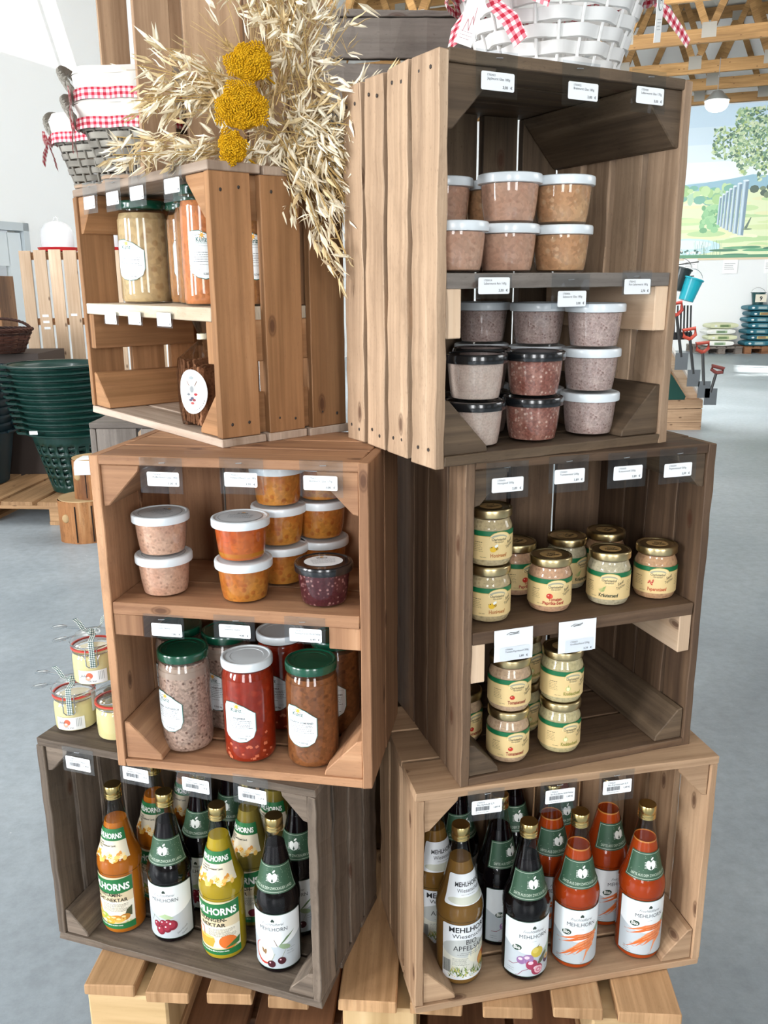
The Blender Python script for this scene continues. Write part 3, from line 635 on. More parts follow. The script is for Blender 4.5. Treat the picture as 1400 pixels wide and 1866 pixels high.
pallet(.1495, 'pallet', 'upper pine pallet directly under the crates, pale board ends to the front', tops1, 'pallet', 'block', 0.0, 1.0, -.068, -.487, .5)
pallet(0.0, 'pallet', 'lower brown pallet lying under the upper one', [(-.50, -.36), (-.345, -.235), (-.22, -.08), (-.065, .075), (.09, .23), (.245, .36), (.375, .51)], 'dusk', 'dusk', -.03, 1.0, -.068, -.5, .51, zt=.149)
# ---------------------------------------------------------------- jars and bottles
GOLD = plain('#d6bd80', 0.26, 1.0, name='gold_cap'); GOLDF = plain('#cdb98c', 0.3, 1.0)
WLID = plain('#dfe6ea', 0.3, coat=.3); BLID = plain('#15171a', 0.22, coat=.6); GLID = plain('#0d4a35', 0.25, coat=.6)
PROTO = {}
def place(kind, maker, loc, rz, label, group, scale=None):
    if kind not in PROTO:
        PROTO[kind] = r = maker(); r.location = loc; r.rotation_euler = (0, 0, rz); r['label'] = label
        if group: r['group'] = group
        if scale: r.scale = scale
        return r
    return dup(PROTO[kind], loc, rz, label, group, scale)
def lerp_prof(prof):
    def f(z):
        for (r0, z0), (r1, z1) in zip(prof, prof[1:]):
            if z0 <= z <= z1: return r0 + (r1-r0)*((z-z0)/max(z1-z0, 1e-9))
        return prof[-1][0]
    return f
def smooth_prof(p, n=4):
    out = []
    for i in range(len(p)-1):
        p0 = p[max(i-1, 0)]; p1 = p[i]; p2 = p[i+1]; p3 = p[min(i+2, len(p)-1)]
        for k in range(n):
            t = k/n
            out.append(tuple(0.5*(2*p1[a] + (p2[a]-p0[a])*t + (2*p0[a]-5*p1[a]+4*p2[a]-p3[a])*t*t + (3*p1[a]-p0[a]-3*p2[a]+p3[a])*t**3) for a in (0, 1)))
    return out + [p[-1]]
BOT = [(.030, .001), (.0355, .002), (.0378, .007), (.0382, .02), (.0382, .116), (.0390, .124), (.0398, .133), (.0385, .144), (.0345, .156), (.0300, .168), (.0270, .182), (.0232, .200), (.0190, .220), (.0154, .240), (.0130, .256), (.0126, .270)]
BOTS = smooth_prof(BOT, 3); BR = lerp_prof(BOT)
def lower_to(prof, z, inset):
    out = [(max(r-inset, .002), zz) for r, zz in prof if zz < z]; r = lerp_prof(prof)(z) - inset; out.append((r, z)); return out
def bottle(matj, fill=.222, printer=None, rot=0.0, ring=None):
    root = thing('juice_bottle', '', 'bottle')
    bm = NB(); lathe(bm, BOTS, 48); obj('glass_body', bm, BGLASS, root, True)
    bm = NB(); pr = lower_to(BOTS, fill, .0011); pr[0] = (pr[0][0], .0035); lathe(bm, [p for i, p in enumerate(pr) if i == 0 or p[1] > .0036], 48); o = obj('juice_filling', bm, matj, root, True)
    if ring:
        bm = NB(); r = BR(fill)-.0008; lathe(bm, [(r, fill), (r-.0004, fill+.0025)], 40, cap=(False, False)); obj('foam_ring', bm, ring, root, True)
    bm = NB()
    lathe(bm, [(.0138, .2575), (.0148, .258), (.0148, .2605), (.0140, .2613), (.0140, .262), (.0149, .2628), (.0149, .2660), (.0141, .2668), (.0141, .2676), (.0148, .2684), (.0148, .2795), (.0140, .2812), (.0110, .2815)], 40)
    obj('screw_cap', bm, GOLD, root, True)
    if printer: printer(root, rot)
    return root
CONE = (BR, .0335)
def scaled(f, kx, ky): return lambda x, y, o: f(x*kx, y*ky, o)
def apple_mark(P, x, y, k, m='#f2f5f0', hole='#23402f', lay=4):
    P.ell(x-.0042*k, y, .0052*k, .0072*k, m, lay, rot=12); P.ell(x+.0042*k, y, .0052*k, .0072*k, m, lay, rot=-12); P.ell(x, y-.003*k, .006*k, .005*k, m, lay+.1)
    P.ell(x+.003*k, y+.0098*k, .0035*k, .0016*k, m, lay+.1, rot=35); P.poly([(x, y-.0005*k), (x+.002*k, y-.0055*k), (x, y-.0078*k), (x-.002*k, y-.0055*k)], hole, lay+.5)
    for i in range(5):
        yy = y + .004*k - i*.0024*k
        P.line(x-.0122*k, yy, x-.008*k, yy, .0007*k, m, lay); P.line(x+.008*k, yy, x+.0122*k, yy, .0007*k, m, lay)
def collar_green(root, rot):
    P = Print(); w = .047
    def shape(s, dy, m, lay): P.poly([(-w*s, dy), (w*s, dy), (w*s, .047-dy), (-w*s, .047-dy)], m, lay)
    P.rect(-w, 0, w, .046, '#33553f', 1)
    for y in (.0022, .0432): P.rect(-w+.002, y, w-.002, y+.0005, '#cfdccb', 2)
    for x in (-w+.002, w-.0025): P.rect(x, .0022, x+.0005, .0436, '#cfdccb', 2)
    r = random.Random(2)
    for i in range(36): P.ell(r.uniform(-w+.005, w-.005), r.uniform(.012, .04), .0005, .0005, '#a9bfa5', 2, n=5)
    apple_mark(P, 0, .0255, 1.05); P.text('SÄFTE AUS DEM ZWICKAUER LAND', 0, .0062, .0058, '#c4d2c0', width=.074)
    P.build('neck_label', root, on_cyl(.03, rot, .157, CONE), .004, .006)
def frame_white(P, h=.086, w=.047):
    P.rrect(-w-.0011, -.0011, w+.0011, h+.0011, .003, '#2f4a3b', 1); P.rrect(-w, 0, w, h, .002, '#e9eef0', 2)
    P.poly([(-w, 0), (w, 0), (w, .052)] + [(w - 2*w*k/14, .052 - .017*math.sin(math.pi*k/14)) for k in range(1, 14)] + [(-w, .052)], '#b9c2c8', 2.5)
    P.ell(0, .0775, .002, .0022, '#2e3f36', 3); P.ell(-.0014, .0765, .0014, .0018, '#2e3f36', 3); P.ell(.0014, .0765, .0014, .0018, '#2e3f36', 3)
    P.text('Fruchtsäfterei', 0, .0695, .006, '#5d656b', width=.034, shear=.5); P.text('MEHLHORN', 0, .0605, .0085, '#39424a', width=.044, lay=4)
    P.rect(-.004, .0555, .004, .0558, '#8b9298', 4)
def bio(P, x, y): P.ell(x, y, .0072, .0045, '#2c4437', 5, rot=8); P.text('Bio', x, y-.0022, .0078, '#f2f5f0', lay=6, bold=.02)
def art_cherry(P):
    P.curve([(-.022, .036), (-.012, .032), (-.004, .024)], .0006, '#6c7048', 4); P.poly([(-.012, .036), (.0, .041), (.014, .034), (.004, .031)], '#a9bf95', 4); P.curve([(-.02, .036), (-.024, .026)], .0006, '#6c7048', 4)
    for x, y, r in ((-.015, .022, .006), (-.009, .013, .0075), (.002, .017, .007), (.010, .022, .0085), (-.004, .025, .006), (.004, .026, .006)):
        P.ell(x, y, r, r, '#7c1c30', 5); P.ell(x-.001, y+.001, r*.7, r*.7, '#962a3e', 5.3); P.ell(x-r*.35, y+r*.35, r*.2, r*.2, '#f0d8dc', 5.6, n=8)
    P.text('Sauerkirsch', .026, .010, .0042, '#4b5359', rot=28, shear=.4); P.text('Nektar', .03, .005, .004, '#4b5359', rot=28, shear=.4)
def art_apple_cherry(P):
    P.ell(-.017, .023, .015, .018, '#b8392e', 4, rot=20); P.ell(-.015, .025, .0145, .0165, '#f1ecd5', 4.5, rot=20); P.poly([(-.022, .041), (-.018, .034), (-.014, .041)], '#c7cdd1', 4.8)
    P.ell(-.017, .027, .002, .0045, '#8b6a49', 5, rot=20); P.ell(-.013, .026, .002, .0045, '#8b6a49', 5, rot=-10)
    P.poly([(.006, .035), (.02, .050), (.034, .058), (.018, .044)], '#66805b', 5); P.ell(.017, .035, .009, .004, '#8fa583', 5, rot=-15); P.curve([(.001, .047), (.006, .036)], .0008, '#7b5b46', 5)
    for x, y in ((.012, .013), (-.004, .0075)): P.ell(x, y, .0063, .0058, '#43141f', 6); P.ell(x-.002, y+.002, .0014, .0014, '#d6aeb6', 6.4, n=8); P.line(x, y+.005, x+.006, y+.017, .0005, '#7c8754', 6)
    P.prose(.02, .034, .03, 3, .004, '#5a6167', seed=4)
def art_carrot(P):
    r = random.Random(9)
    P.poly([(.014, .044), (.03, .058), (.04, .056), (.03, .045)], '#8fa58a', 4)
    for i, (x1, y1, w) in enumerate(((-.034, .037, .005), (-.030, .032, .005), (-.024, .017, .006), (-.02, .012, .006), (-.034, .008, .005), (.004, .002, .006), (-.008, .016, .006))):
        x0, y0 = .026 - i*.0014, .047 - i*.003; mx, my = (x0+x1)/2 - .002, (y0+y1)/2 + .004
        P.poly([(x0, y0+w*.5), (x0+w*.4, y0-w*.5), (mx+w*.2, my-w*.55), (x1, y1), (mx-w*.1, my+w*.45)], ['#e07a45', '#d4692f', '#e98f5d'][i % 3], 4.5+i*.2)
        P.line(x0, y0, mx, my, .0006, '#f2b68e', 6); P.line(x1, y1, x1-.004, y1+r.uniform(-.001, .001), .0005, '#c57448', 6)
        for q in (.3, .5, .7): P.line(x0+(mx-x0)*q-.001, y0+(my-y0)*q-.0018, x0+(mx-x0)*q+.001, y0+(my-y0)*q+.0018, .0003, '#b4532a', 6.3)
    bio(P, -.022, .050); P.prose(-.038, -.026, .009, 3, .0035, '#5a6167', seed=5)
def art_beet(P):
    P.ell(.006, .038, .010, .0085, '#cdb648', 4); P.ell(.003, .041, .005, .0045, '#ddc964', 4.3); P.curve([(.006, .045), (.009, .050)], .0008, '#5c4a33', 5)
    P.poly([(.014, .03), (.03, .045), (.038, .058), (.036, .04), (.03, .028)], '#a9bba4', 3.8)
    for x, y in ((.015, .026), (.019, .030), (.013, .022)): P.ell(x, y, .006, .003, '#5b6350', 4.6, rot=30)
    for x, y, r, c in ((-.018, .026, .007, '#8f6a98'), (-.008, .028, .0085, '#9c79a6'), (-.002, .019, .009, '#a33a58'), (.007, .010, .0098, '#9a3450')):
        P.ell(x, y, r, r*.9, c, 5); P.ell(x-r*.2, y+r*.3, r*.45, r*.3, '#e9c9d6', 5.3)
    P.ell(.009, .0095, .0070, .0058, '#e3b3bf', 5.6); P.ell(.009, .0095, .0045, .0035, '#c97187', 5.8); P.ell(.009, .0095, .002, .0016, '#e9c3cb', 5.9)
    P.ell(.025, .020, .0066, .0066, '#4d3650', 5); P.ell(.026, .023, .005, .0042, '#d9b271', 5.3); P.ell(.026, .023, .0018, .0015, '#8a5d3d', 5.5)
    for a in ([(-.022, .022), (-.03, .017), (-.038, .017)], [(-.006, .013), (-.016, .009), (-.022, .002), (-.026, .001)]): P.curve(a, .0007, '#8a3450', 5)
    bio(P, -.025, .045); P.prose(.022, .036, .008, 3, .003, '#5a6167', seed=6); P.prose(-.04, -.028, .009, 2, .0035, '#5a6167', seed=7)
def white_label(art):
    def f(root, rot):
        P = Print(); frame_white(P); art(P); P.build('front_label', root, scaled(on_cyl(.0382, rot, .014), 1.10, 1.22), .004); collar_green(root, rot)
    return f
def nectar_label(title, art, sub):
    def f(root, rot):
        P = Print(); w = .047; h = .094
        P.rect(-w, 0, w, h, '#dcc9a4', 1); P.rect(-w, .012, w, .05, '#ece4d0', 1.4)
        P.poly([(-w, .068)] + [(-w + 2*w*k/12, .068 - .004*math.sin(math.pi*k/12)) for k in range(1, 12)] + [(w, .068), (w, h)] + [(w - 2*w*k/12, h - .004*math.sin(math.pi*k/12)) for k in range(1, 12)] + [(-w, h)], '#1f6e3a', 2)
        P.text('MEHLHORNS', 0, .0715, .0165, '#f6f6f0', width=.084, bold=.035)
        P.text(title[0], 0, .0592, .0088, '#1c1a16', width=title[2], bold=.02); P.text(title[1], .002, .0500, .0088, '#1c1a16', width=title[3], bold=.02)
        P.prose(-.006, .040, .045, 7, .0021, '#6b6252', h=.0007, seed=8)
        art(P); P.poly([(-w, 0), (w, 0), (w, .012)] + [(w - 2*w*k/10, .012 - .003*math.sin(math.pi*k/10)) for k in range(1, 10)] + [(-w, .012)], '#1f6e3a', 6)
        P.text('FRUCHTSAFTKELTEREI MEHLHORN OHG', -.004, .0055, .0032, '#eef2e6', width=.06, lay=7, bold=.02); P.prose(-.035, .035, .003, 1, .002, '#a9cfae', seed=3); P.text('0,7l', .036, .0105, .006, '#9fb23c', lay=7)
        P.build('front_label', root, scaled(on_cyl(.0382, rot, .014), 1.08, 1.12), .004)
        P = Print(); P.rect(-w, 0, w, .052, '#e8dcc2', 1); P.rect(-w, .031, w, .052, '#1f6e3a', 2); P.text('MEHLHORNS', .003, .0355, .0125, '#f6f6f0', width=.072, bold=.035)
        P.text('Fruchtsäfte', -.012, .0255, .0042, '#2b2a26', bold=.01); P.text('aus dem Zwickauer Land.', 0, .0212, .0046, '#2b2a26', width=.048, bold=.02); P.text('Seit 1934.', -.014, .0168, .0042, '#2b2a26', bold=.02)
        r = random.Random(6)
        for i in range(26): x = -.04 + i*.0031; P.ell(x, .003 + .006*math.sin(i*.9), r.uniform(.003, .006), r.uniform(.002, .005), r.choice(['#e9a534', '#f3c463', '#d98f2a', '#f7dfa5']), 2+i*.01, rot=r.uniform(0, 90), n=9)
        P.build('neck_label', root, on_cyl(.03, rot, .154, CONE), .004, .006)
    return f
def art_multi(P):
    for x, y, rx, ry, c in ((-.036, .032, .006, .010, '#c4472c'), (-.026, .031, .012, .012, '#e8913c'), (-.030, .025, .008, .010, '#d8893a'), (-.018, .022, .010, .009, '#c9b048'), (-.006, .021, .009, .006, '#9bb04a'), (.004, .018, .008, .005, '#d9a63c'), (-.016, .016, .009, .005, '#e2b74a'), (.014, .020, .010, .005, '#c9862f'), (.022, .017, .010, .005, '#e0b052'), (.03, .021, .009, .006, '#b97b2c'), (.006, .012, .008, .004, '#d6a538'), (-.026, .012, .008, .004, '#dfb54d')):
        P.ell(x, y, rx, ry, c, 4 + (.03-y)*20, rot=12); P.ell(x-rx*.2, y+ry*.25, rx*.4, ry*.3, '#f3d99a', 4.4 + (.03-y)*20)
    P.poly([(.03, .024), (.042, .022), (.043, .04), (.034, .034)], '#4b5136', 4)
def art_orange(P):
    P.ell(.026, .022, .015, .012, '#e0722c', 4, rot=-15); P.ell(-.034, .026, .011, .014, '#e67a30', 4); P.poly([(-.045, .034), (-.03, .034), (-.03, .016), (-.04, .014)], '#f0a04f', 4.5)
    P.poly([(.02, .012), (.044, .016), (.046, .028), (.034, .022)], '#3f7038', 4.8); P.poly([(-.026, .034), (.004, .034), (.006, .024), (.002, .012), (-.024, .012), (-.028, .024)], '#f3ead6', 5); P.poly([(-.026, .030), (.004, .030), (.005, .024), (.001, .013), (-.023, .013), (-.027, .024)], '#f0a03c', 5.4); P.ell(-.011, .031, .0145, .0025, '#f7c070', 5.8)
    P.curve([(-.034, .047), (-.016, .045), (-.014, .031)], .0014, '#b4402f', 6)
def art_apfelk(P):
    P.ell(-.022, .03, .017, .016, '#b63a2c', 4); P.ell(-.010, .022, .015, .013, '#f0e8d2', 4.5, rot=10); P.ell(-.012, .024, .003, .004, '#6e4f34', 5); P.curve([(.0, .022), (.012, .034)], .001, '#5b4630', 5); P.ell(.03, .018, .008, .007, '#7c1c30', 5)
def wiesen(root, rot):
    P = Print(); w = .047; P.rrect(-w, 0, w, .096, .002, '#e6eaee', 1); P.rect(-w+.001, .012, w-.001, .06, '#d3d3c6', 1.5); P.ell(-.012, .055, .035, .016, '#bcc0bd', 1.8); P.ell(.02, .04, .026, .016, '#dcd9c2', 1.9)
    P.text('MEHLHORNS', .002, .0835, .0125, '#16181c', width=.076, bold=.02); P.text('Wiesenschatz', 0, .0735, .010, '#2d3138', width=.062); P.text('BIO', 0, .062, .012, '#24262a'); P.text('APFELSAFT', 0, .0515, .012, '#24262a', width=.058)
    P.prose(-.024, .03, .047, 2, .003, '#4a4d52', seed=2, center=True); P.prose(-.03, -.002, .037, 6, .0022, '#5b5e60', seed=12); P.bars(-.046, -.033, .012, .034, '#3c4654')
    P.ell(.026, .027, .014, .013, '#b96a34', 4); P.ell(.022, .026, .008, .010, '#d39a4e', 4.3); P.ell(.031, .031, .007, .006, '#a43a2b', 4.4)
    r = random.Random(8)
    for i in range(110): x = r.uniform(-.036, .044); y = r.uniform(.004, .017); a = r.uniform(-.008, .008); P.poly([(x-.001, y), (x+.001, y), (x+a, y+r.uniform(.004, .010))], r.choice(['#5f7a35', '#8ba24a', '#3f5a2c', '#c1b860', '#77923f']), 5+i*.004)
    for x, y in ((-.006, .008), (-.004, .014), (.002, .004), (-.026, .006)): P.ell(x, y, .0022, .0022, '#f4f4ee', 6, n=8); P.ell(x, y, .0007, .0007, '#d9b93f', 6.3, n=6)
    P.build('front_label', root, scaled(on_cyl(.0382, rot, .014), 1.06, 1.10), .004)
    P = Print(); P.rrect(-.045, 0, .045, .050, .004, '#e6eaee', 1); P.ell(.0, .008, .04, .007, '#c9ccbd', 1.5); P.text('MEHLHORNS', .002, .030, .0105, '#16181c', width=.062, bold=.02); P.text('Wiesenschatz', .002, .0205, .0092, '#2d3138', width=.052); P.prose(-.016, .022, .0165, 1, .003, '#4a4d52', seed=2)
    P.build('neck_label', root, on_cyl(.03, rot, .154, CONE), .004, .006)
J = {'orange': juice('multivitamin_juice', '#bd681c', cloud='#c97726'), 'yellow': juice('orange_nectar', '#b79a22', cloud='#c4a82c'), 'olive': juice('apple_cherry_nectar', '#867434', cloud='#927e3c'),
     'dark': juice('dark_cherry_juice', '#0c080b', cloud='#12090e'), 'apple': juice('cloudy_apple_juice', '#86602e', cloud='#936c38'), 'carrot': juice('carrot_juice', '#b04016', cloud='#bd4c1a')}
RING = plain('#d98a3a', .4)
KB = {
 'multi': lambda: bottle(J['orange'], .215, nectar_label(('MULTIVITAMIN-', 'FRUCHT-NEKTAR', .058, .07), art_multi, ''), 0),
 'orange': lambda: bottle(J['yellow'], .225, nectar_label(('ORANGEN-', 'NEKTAR', .05, .042), art_orange, ''), 0),
 'apfelk': lambda: bottle(J['olive'], .225, nectar_label(('APFEL-KIRSCH-', 'NEKTAR', .06, .04), art_apfelk, ''), 0),
 'cherry': lambda: bottle(J['dark'], .228, white_label(art_cherry), 0), 'acherry': lambda: bottle(J['dark'], .232, white_label(art_apple_cherry), 0),
 'apple': lambda: bottle(J['apple'], .222, wiesen, 0), 'beet': lambda: bottle(J['dark'], .220, white_label(art_beet), 0), 'carrot': lambda: bottle(J['carrot'], .218, white_label(art_carrot), 0, RING)}
def put_bottle(ck, kind, u, v, rot, label):
    c = CR[ck]; place('b'+kind, KB[kind], c.w(u, v, .0135), c.a + math.radians(rot), label, None)
g = 'juice bottle'
put_bottle('C', 'multi', -.158, .062, -11, 'orange multivitamin nectar bottle, front left in the grey bottom left crate')
put_bottle('C', 'cherry', -.060, .070, 13, 'near-black cherry juice bottle with white cherry label, second from left in grey crate')
put_bottle('C', 'orange', .046, .064, -3, 'yellow orange nectar bottle with straw and glass on its label, front of grey crate')
put_bottle('C', 'acherry', .150, .066, 12, 'dark bottle with half apple and two cherries on label, front right in grey crate')
put_bottle('C', 'multi', -.135, .150, -14, 'orange multivitamin nectar bottle standing behind the front left one')
put_bottle('C', 'cherry', -.045, .156, 10, 'dark cherry bottle in the second row under the second price tag of the grey crate')
put_bottle('C', 'apfelk', .058, .150, -22, 'murky yellow apple nectar bottle in second row, behind the yellow orange nectar')
put_bottle('C', 'acherry', .150, .154, 10, 'dark bottle at the right inner side of grey crate, behind the front right one')
put_bottle('C', 'multi', -.110, .222, -20, 'orange bottle at the very back left of the grey crate, only its neck label showing')
put_bottle('C', 'cherry', -.015, .219, 0, 'dark bottle at the very back middle of the grey crate')
put_bottle('C', 'apfelk', .075, .221, -12, 'murky yellow bottle at the very back right of the grey crate')
put_bottle('F', 'apple', -.160, .062, 16, 'cloudy brown apple juice bottle with white meadow label, front left in the pine crate')
put_bottle('F', 'beet', -.050, .046, 2, 'near-black beetroot juice bottle with beet label, second from left in pine crate')
put_bottle('F', 'carrot', .042, .054, -6, 'orange carrot juice bottle, left of the two front carrot bottles')
put_bottle('F', 'carrot', .160, .050, -2, 'orange carrot juice bottle at front right in the pine crate')
put_bottle('F', 'apple', -.180, .150, 24, 'apple juice bottle in second row behind the front apple juice')
put_bottle('F', 'beet', -.070, .130, 30, 'dark beetroot bottle in second row between apple juice and front beetroot bottle')
put_bottle('F', 'carrot', .030, .142, 10, 'carrot bottle in the second row under the middle price tag of the pine crate')
put_bottle('F', 'carrot', .135, .136, 20, 'carrot bottle in second row left behind the front right carrot bottle')
put_bottle('F', 'cherry', -.118, .218, 18, 'dark bottle at the very back left of the pine crate')
put_bottle('F', 'beet', -.012, .222, 4, 'dark bottle with green collar at the very back middle of the pine crate')
put_bottle('F', 'carrot', .078, .222, 14, 'carrot bottle at the very back, its green collar between two others')

# low tapered sausage jars
SJ = [(.0295, .0005), (.0325, .002), (.0345, .007), (.0368, .022), (.0386, .040), (.0392, .049), (.0392, .053)]
def sausage_jar(fill, lid, name='preserve_jar', layer=None, disc=None, full=.050):
    root = thing(name, '', 'jar')
    bm = NB(); lathe(bm, smooth_prof(SJ, 2), 44); obj('glass_body', bm, GLASS, root, True)
    bm = NB(); pr = lower_to(smooth_prof(SJ, 2), full, .0010); pr[0] = (pr[0][0]-.001, .0022); lathe(bm, [p for i, p in enumerate(pr) if i == 0 or p[1] > .0025], 44); obj('jar_filling', bm, fill, root, True)
    if layer:
        bm = NB(); pr = [(r-.0006, z) for r, z in smooth_prof(SJ, 2) if layer[1] < z < layer[2]]; lathe(bm, pr, 44, cap=(False, False)); obj('fat_layer', bm, layer[0], root, True)
    bm = NB(); lathe(bm, [(.0405, .0505), (.0432, .0512), (.0436, .053), (.0436, .0605), (.0428, .0625), (.0405, .0635), (.0385, .0632), (.0375, .0622), (.0010, .0622)], 48); obj('lid', bm, lid, root, True)
    if disc: disc(root)
    return root
def disc_label(z=.0622, r=.030, lines=5, cut=False, col='#dfe2e4', name=True):
    def f(root):
        P = Print()
        if cut: P.poly([(r*math.cos(a)*1.0, r*math.sin(a)*.86) for a in [math.radians(k*15) for k in range(24)]], '#e6eaec', 1)
        else: P.ell(0, 0, r*1.1, r*1.1, '#3d4044', .5, n=32); P.ell(0, 0, r*1.08, r*1.08, col, 1, n=32)
        if name: P.ell(.0, r*.66, .003, .002, '#e3a63b', 2); P.text('Künz', 0, r*.42, .008, '#50585e', bold=.02)
        P.prose(-r*.75, r*.75, r*.25, lines, .0042, '#6d747a', h=.0009, seed=5, center=True)
        P.build('lid_label', root, on_top(z), None)
    return f
F_ = {
 'jagd': paste('hunter_sausage', '#d0a38b', '#ab7460', 45, .35, .5, second='#ddb8a0'),
 'brat': paste('fried_sausage', '#cc9a72', '#e6c6a2', 38, .5, .8, second='#d8ae84'),
 'leberf': paste('fine_liver_sausage', '#dcc9bd', '#b89488', 90, .3, .3),
 'rot': paste('coarse_red_sausage', '#a8776a', '#dcbcac', 70, .75, .8, second='#8a5044'),
 'suelz': paste('aspic_sausage', '#c0a8a2', '#7b5550', 85, .6, .5, second='#cdb9b2'),
 'pfeff': paste('pepper_meat', '#cfa088', '#6b483a', 60, .35, .7, second='#e0b9a0'),
 'frueh': paste('breakfast_meat', '#c0551f', '#963a14', 30, .4, .6, second='#cf7434'),
 'frueh2': paste('breakfast_meat_jelly', '#bc6c2c', '#963a18', 34, .5, .8, second='#cc8c3e'),
 'blut': paste('blood_sausage', '#4a1f26', '#b98a86', 70, .6, .3, second='#5c2a32')}
FAT = paste('fat_and_meat_band', '#b5897a', '#8e5548', 100, .7, .8, second='#d8c2b4')
JELL = juice('golden_jelly', '#c08a34', cloud='#a9601f')
KJ = {
 'jagd': lambda: sausage_jar(F_['jagd'], WLID), 'brat': lambda: sausage_jar(F_['brat'], WLID),
 'leberf': lambda: sausage_jar(F_['leberf'], BLID, layer=(FAT, .017, .031)), 'rot': lambda: sausage_jar(F_['rot'], BLID, disc=disc_label(.0622, .028, 3, False, '#3a3d40', False)),
 'suelz': lambda: sausage_jar(F_['suelz'], WLID), 'pfeff': lambda: sausage_jar(F_['pfeff'], WLID, disc=disc_label(col='#c5c9cc')),
 'frueh': lambda: sausage_jar(F_['frueh'], WLID, disc=disc_label(col='#c5c9cc'), layer=(JELL, .004, .014)), 'frueh2': lambda: sausage_jar(F_['frueh2'], WLID, layer=(FAT, .1, .2)),
 'blut': lambda: sausage_jar(F_['blut'], BLID, disc=disc_label(.0622, .029, 5, True))}
HJ = .0637
def put_jar(ck, kind, u, v, z, labels, rot=0, kinds=None):
    c = CR[ck]
    for i, lb in enumerate(labels):
        k = (kinds or [kind]*9)[i]; du, dv = (rnd.uniform(-.0025, .0025), rnd.uniform(-.0025, .0025)) if i else (0, 0)
        place('j'+k, KJ[k], c.w(u+du, v+dv, z + i*HJ), c.a + math.radians(rot + rnd.uniform(-25, 25)), lb, None)
put_jar('B', 'pfeff', -.129, .060, .2763, ['pink meat jar with white lid, lower of the left pair on rosy crate shelf', 'pink meat jar with printed white lid, upper of the left pair on rosy crate shelf'])
put_jar('B', 'frueh2', .001, .054, .2763, ['amber meat jar with white lid, lower of the middle pair on rosy crate shelf', 'red-orange meat jar with printed white lid, on top of the amber jar'], kinds=['frueh2', 'frueh'])
put_jar('B', 'blut', .124, .056, .2763, ['dark red sausage jar with black lid and white sticker, alone on shelf right'])
put_jar('B', 'frueh2', .035, .138, .2763, ['orange jar with white lid, bottom of the tall stack behind the middle pair', 'orange jar with white lid, middle of the tall stack behind the middle pair', 'orange jar at the top of the tall stack, behind the middle price tag'], kinds=['frueh2', 'frueh2', 'frueh2'])
put_jar('B', 'frueh', .090, .182, .2763, ['shaded orange jar, lowest in the rearmost right stack of rosy crate', 'shaded orange jar, middle of the rearmost right stack of rosy crate', 'shaded orange jar, topmost of the rearmost right stack of rosy crate'], kinds=['frueh2']*3)
put_jar('D', 'jagd', -.146, .048, .2473, ['pink sausage jar cut off by the left crate side, upper shelf of the large crate'], 0)
put_jar('D', 'jagd', -.049, .070, .2473, ['pink sausage jar, lower one in the middle of the upper shelf of the large crate', 'large looking pink sausage jar on top in the middle of the upper shelf'])
put_jar('D', 'brat', .040, .066, .2473, ['orange-brown sausage jar, lower right on the upper shelf of the large crate', 'light streaky sausage jar, upper right on the upper shelf of the large crate'])
put_jar('D', 'jagd', -.108, .146, .2473, ['shaded jar behind the left front jar, bottom layer on upper shelf', 'shaded jar top at far left behind the crate edge, second layer on upper shelf'])
put_jar('D', 'brat', -.018, .160, .2473, ['shaded jar at the rear of the upper shelf, bottom layer', 'shaded jar peeking out left of the big middle jar, second layer'])
put_jar('D', 'leberf', -.103, .060, .0145, ['pale sausage jar with black lid, lower left on the floor of the large crate', 'pale sausage jar with fat band and black lid, upper left in the large crate'])
put_jar('D', 'rot', -.006, .056, .0145, ['coarse red-brown sausage jar with black lid, lower middle of the large crate', 'coarse red-brown sausage jar with black lid, upper middle of the large crate'])
put_jar('D', 'suelz', .098, .056, .0145, ['speckled mauve sausage jar with white lid, lowest of the right stack of three', 'speckled mauve sausage jar with white lid, middle of the right stack of three', 'speckled mauve sausage jar with white lid, topmost of the right stack of three'])
put_jar('D', 'suelz', .062, .140, .0145, ['shaded white lid jar, bottom of the stack behind the right three', 'shaded white lid jar, middle of the stack behind the right three', 'shaded white lid jar, top of the stack behind the right three'])
put_jar('D', 'suelz', .020, .228, .0145, ['shaded jar, bottom of the rearmost stack in the large crate', 'shaded jar, middle of the rearmost stack in the large crate', 'shaded jar, top of the rearmost stack in the large crate'])
put_jar('D', 'leberf', -.035, .142, .0145, ['black lid jar in the second row behind the pale and red jars, lower', 'black lid jar in the second row behind the pale and red jars, upper'])
put_jar('D', 'leberf', -.126, .146, .0145, ['black lid jar behind the pale jars at the left crate side'])

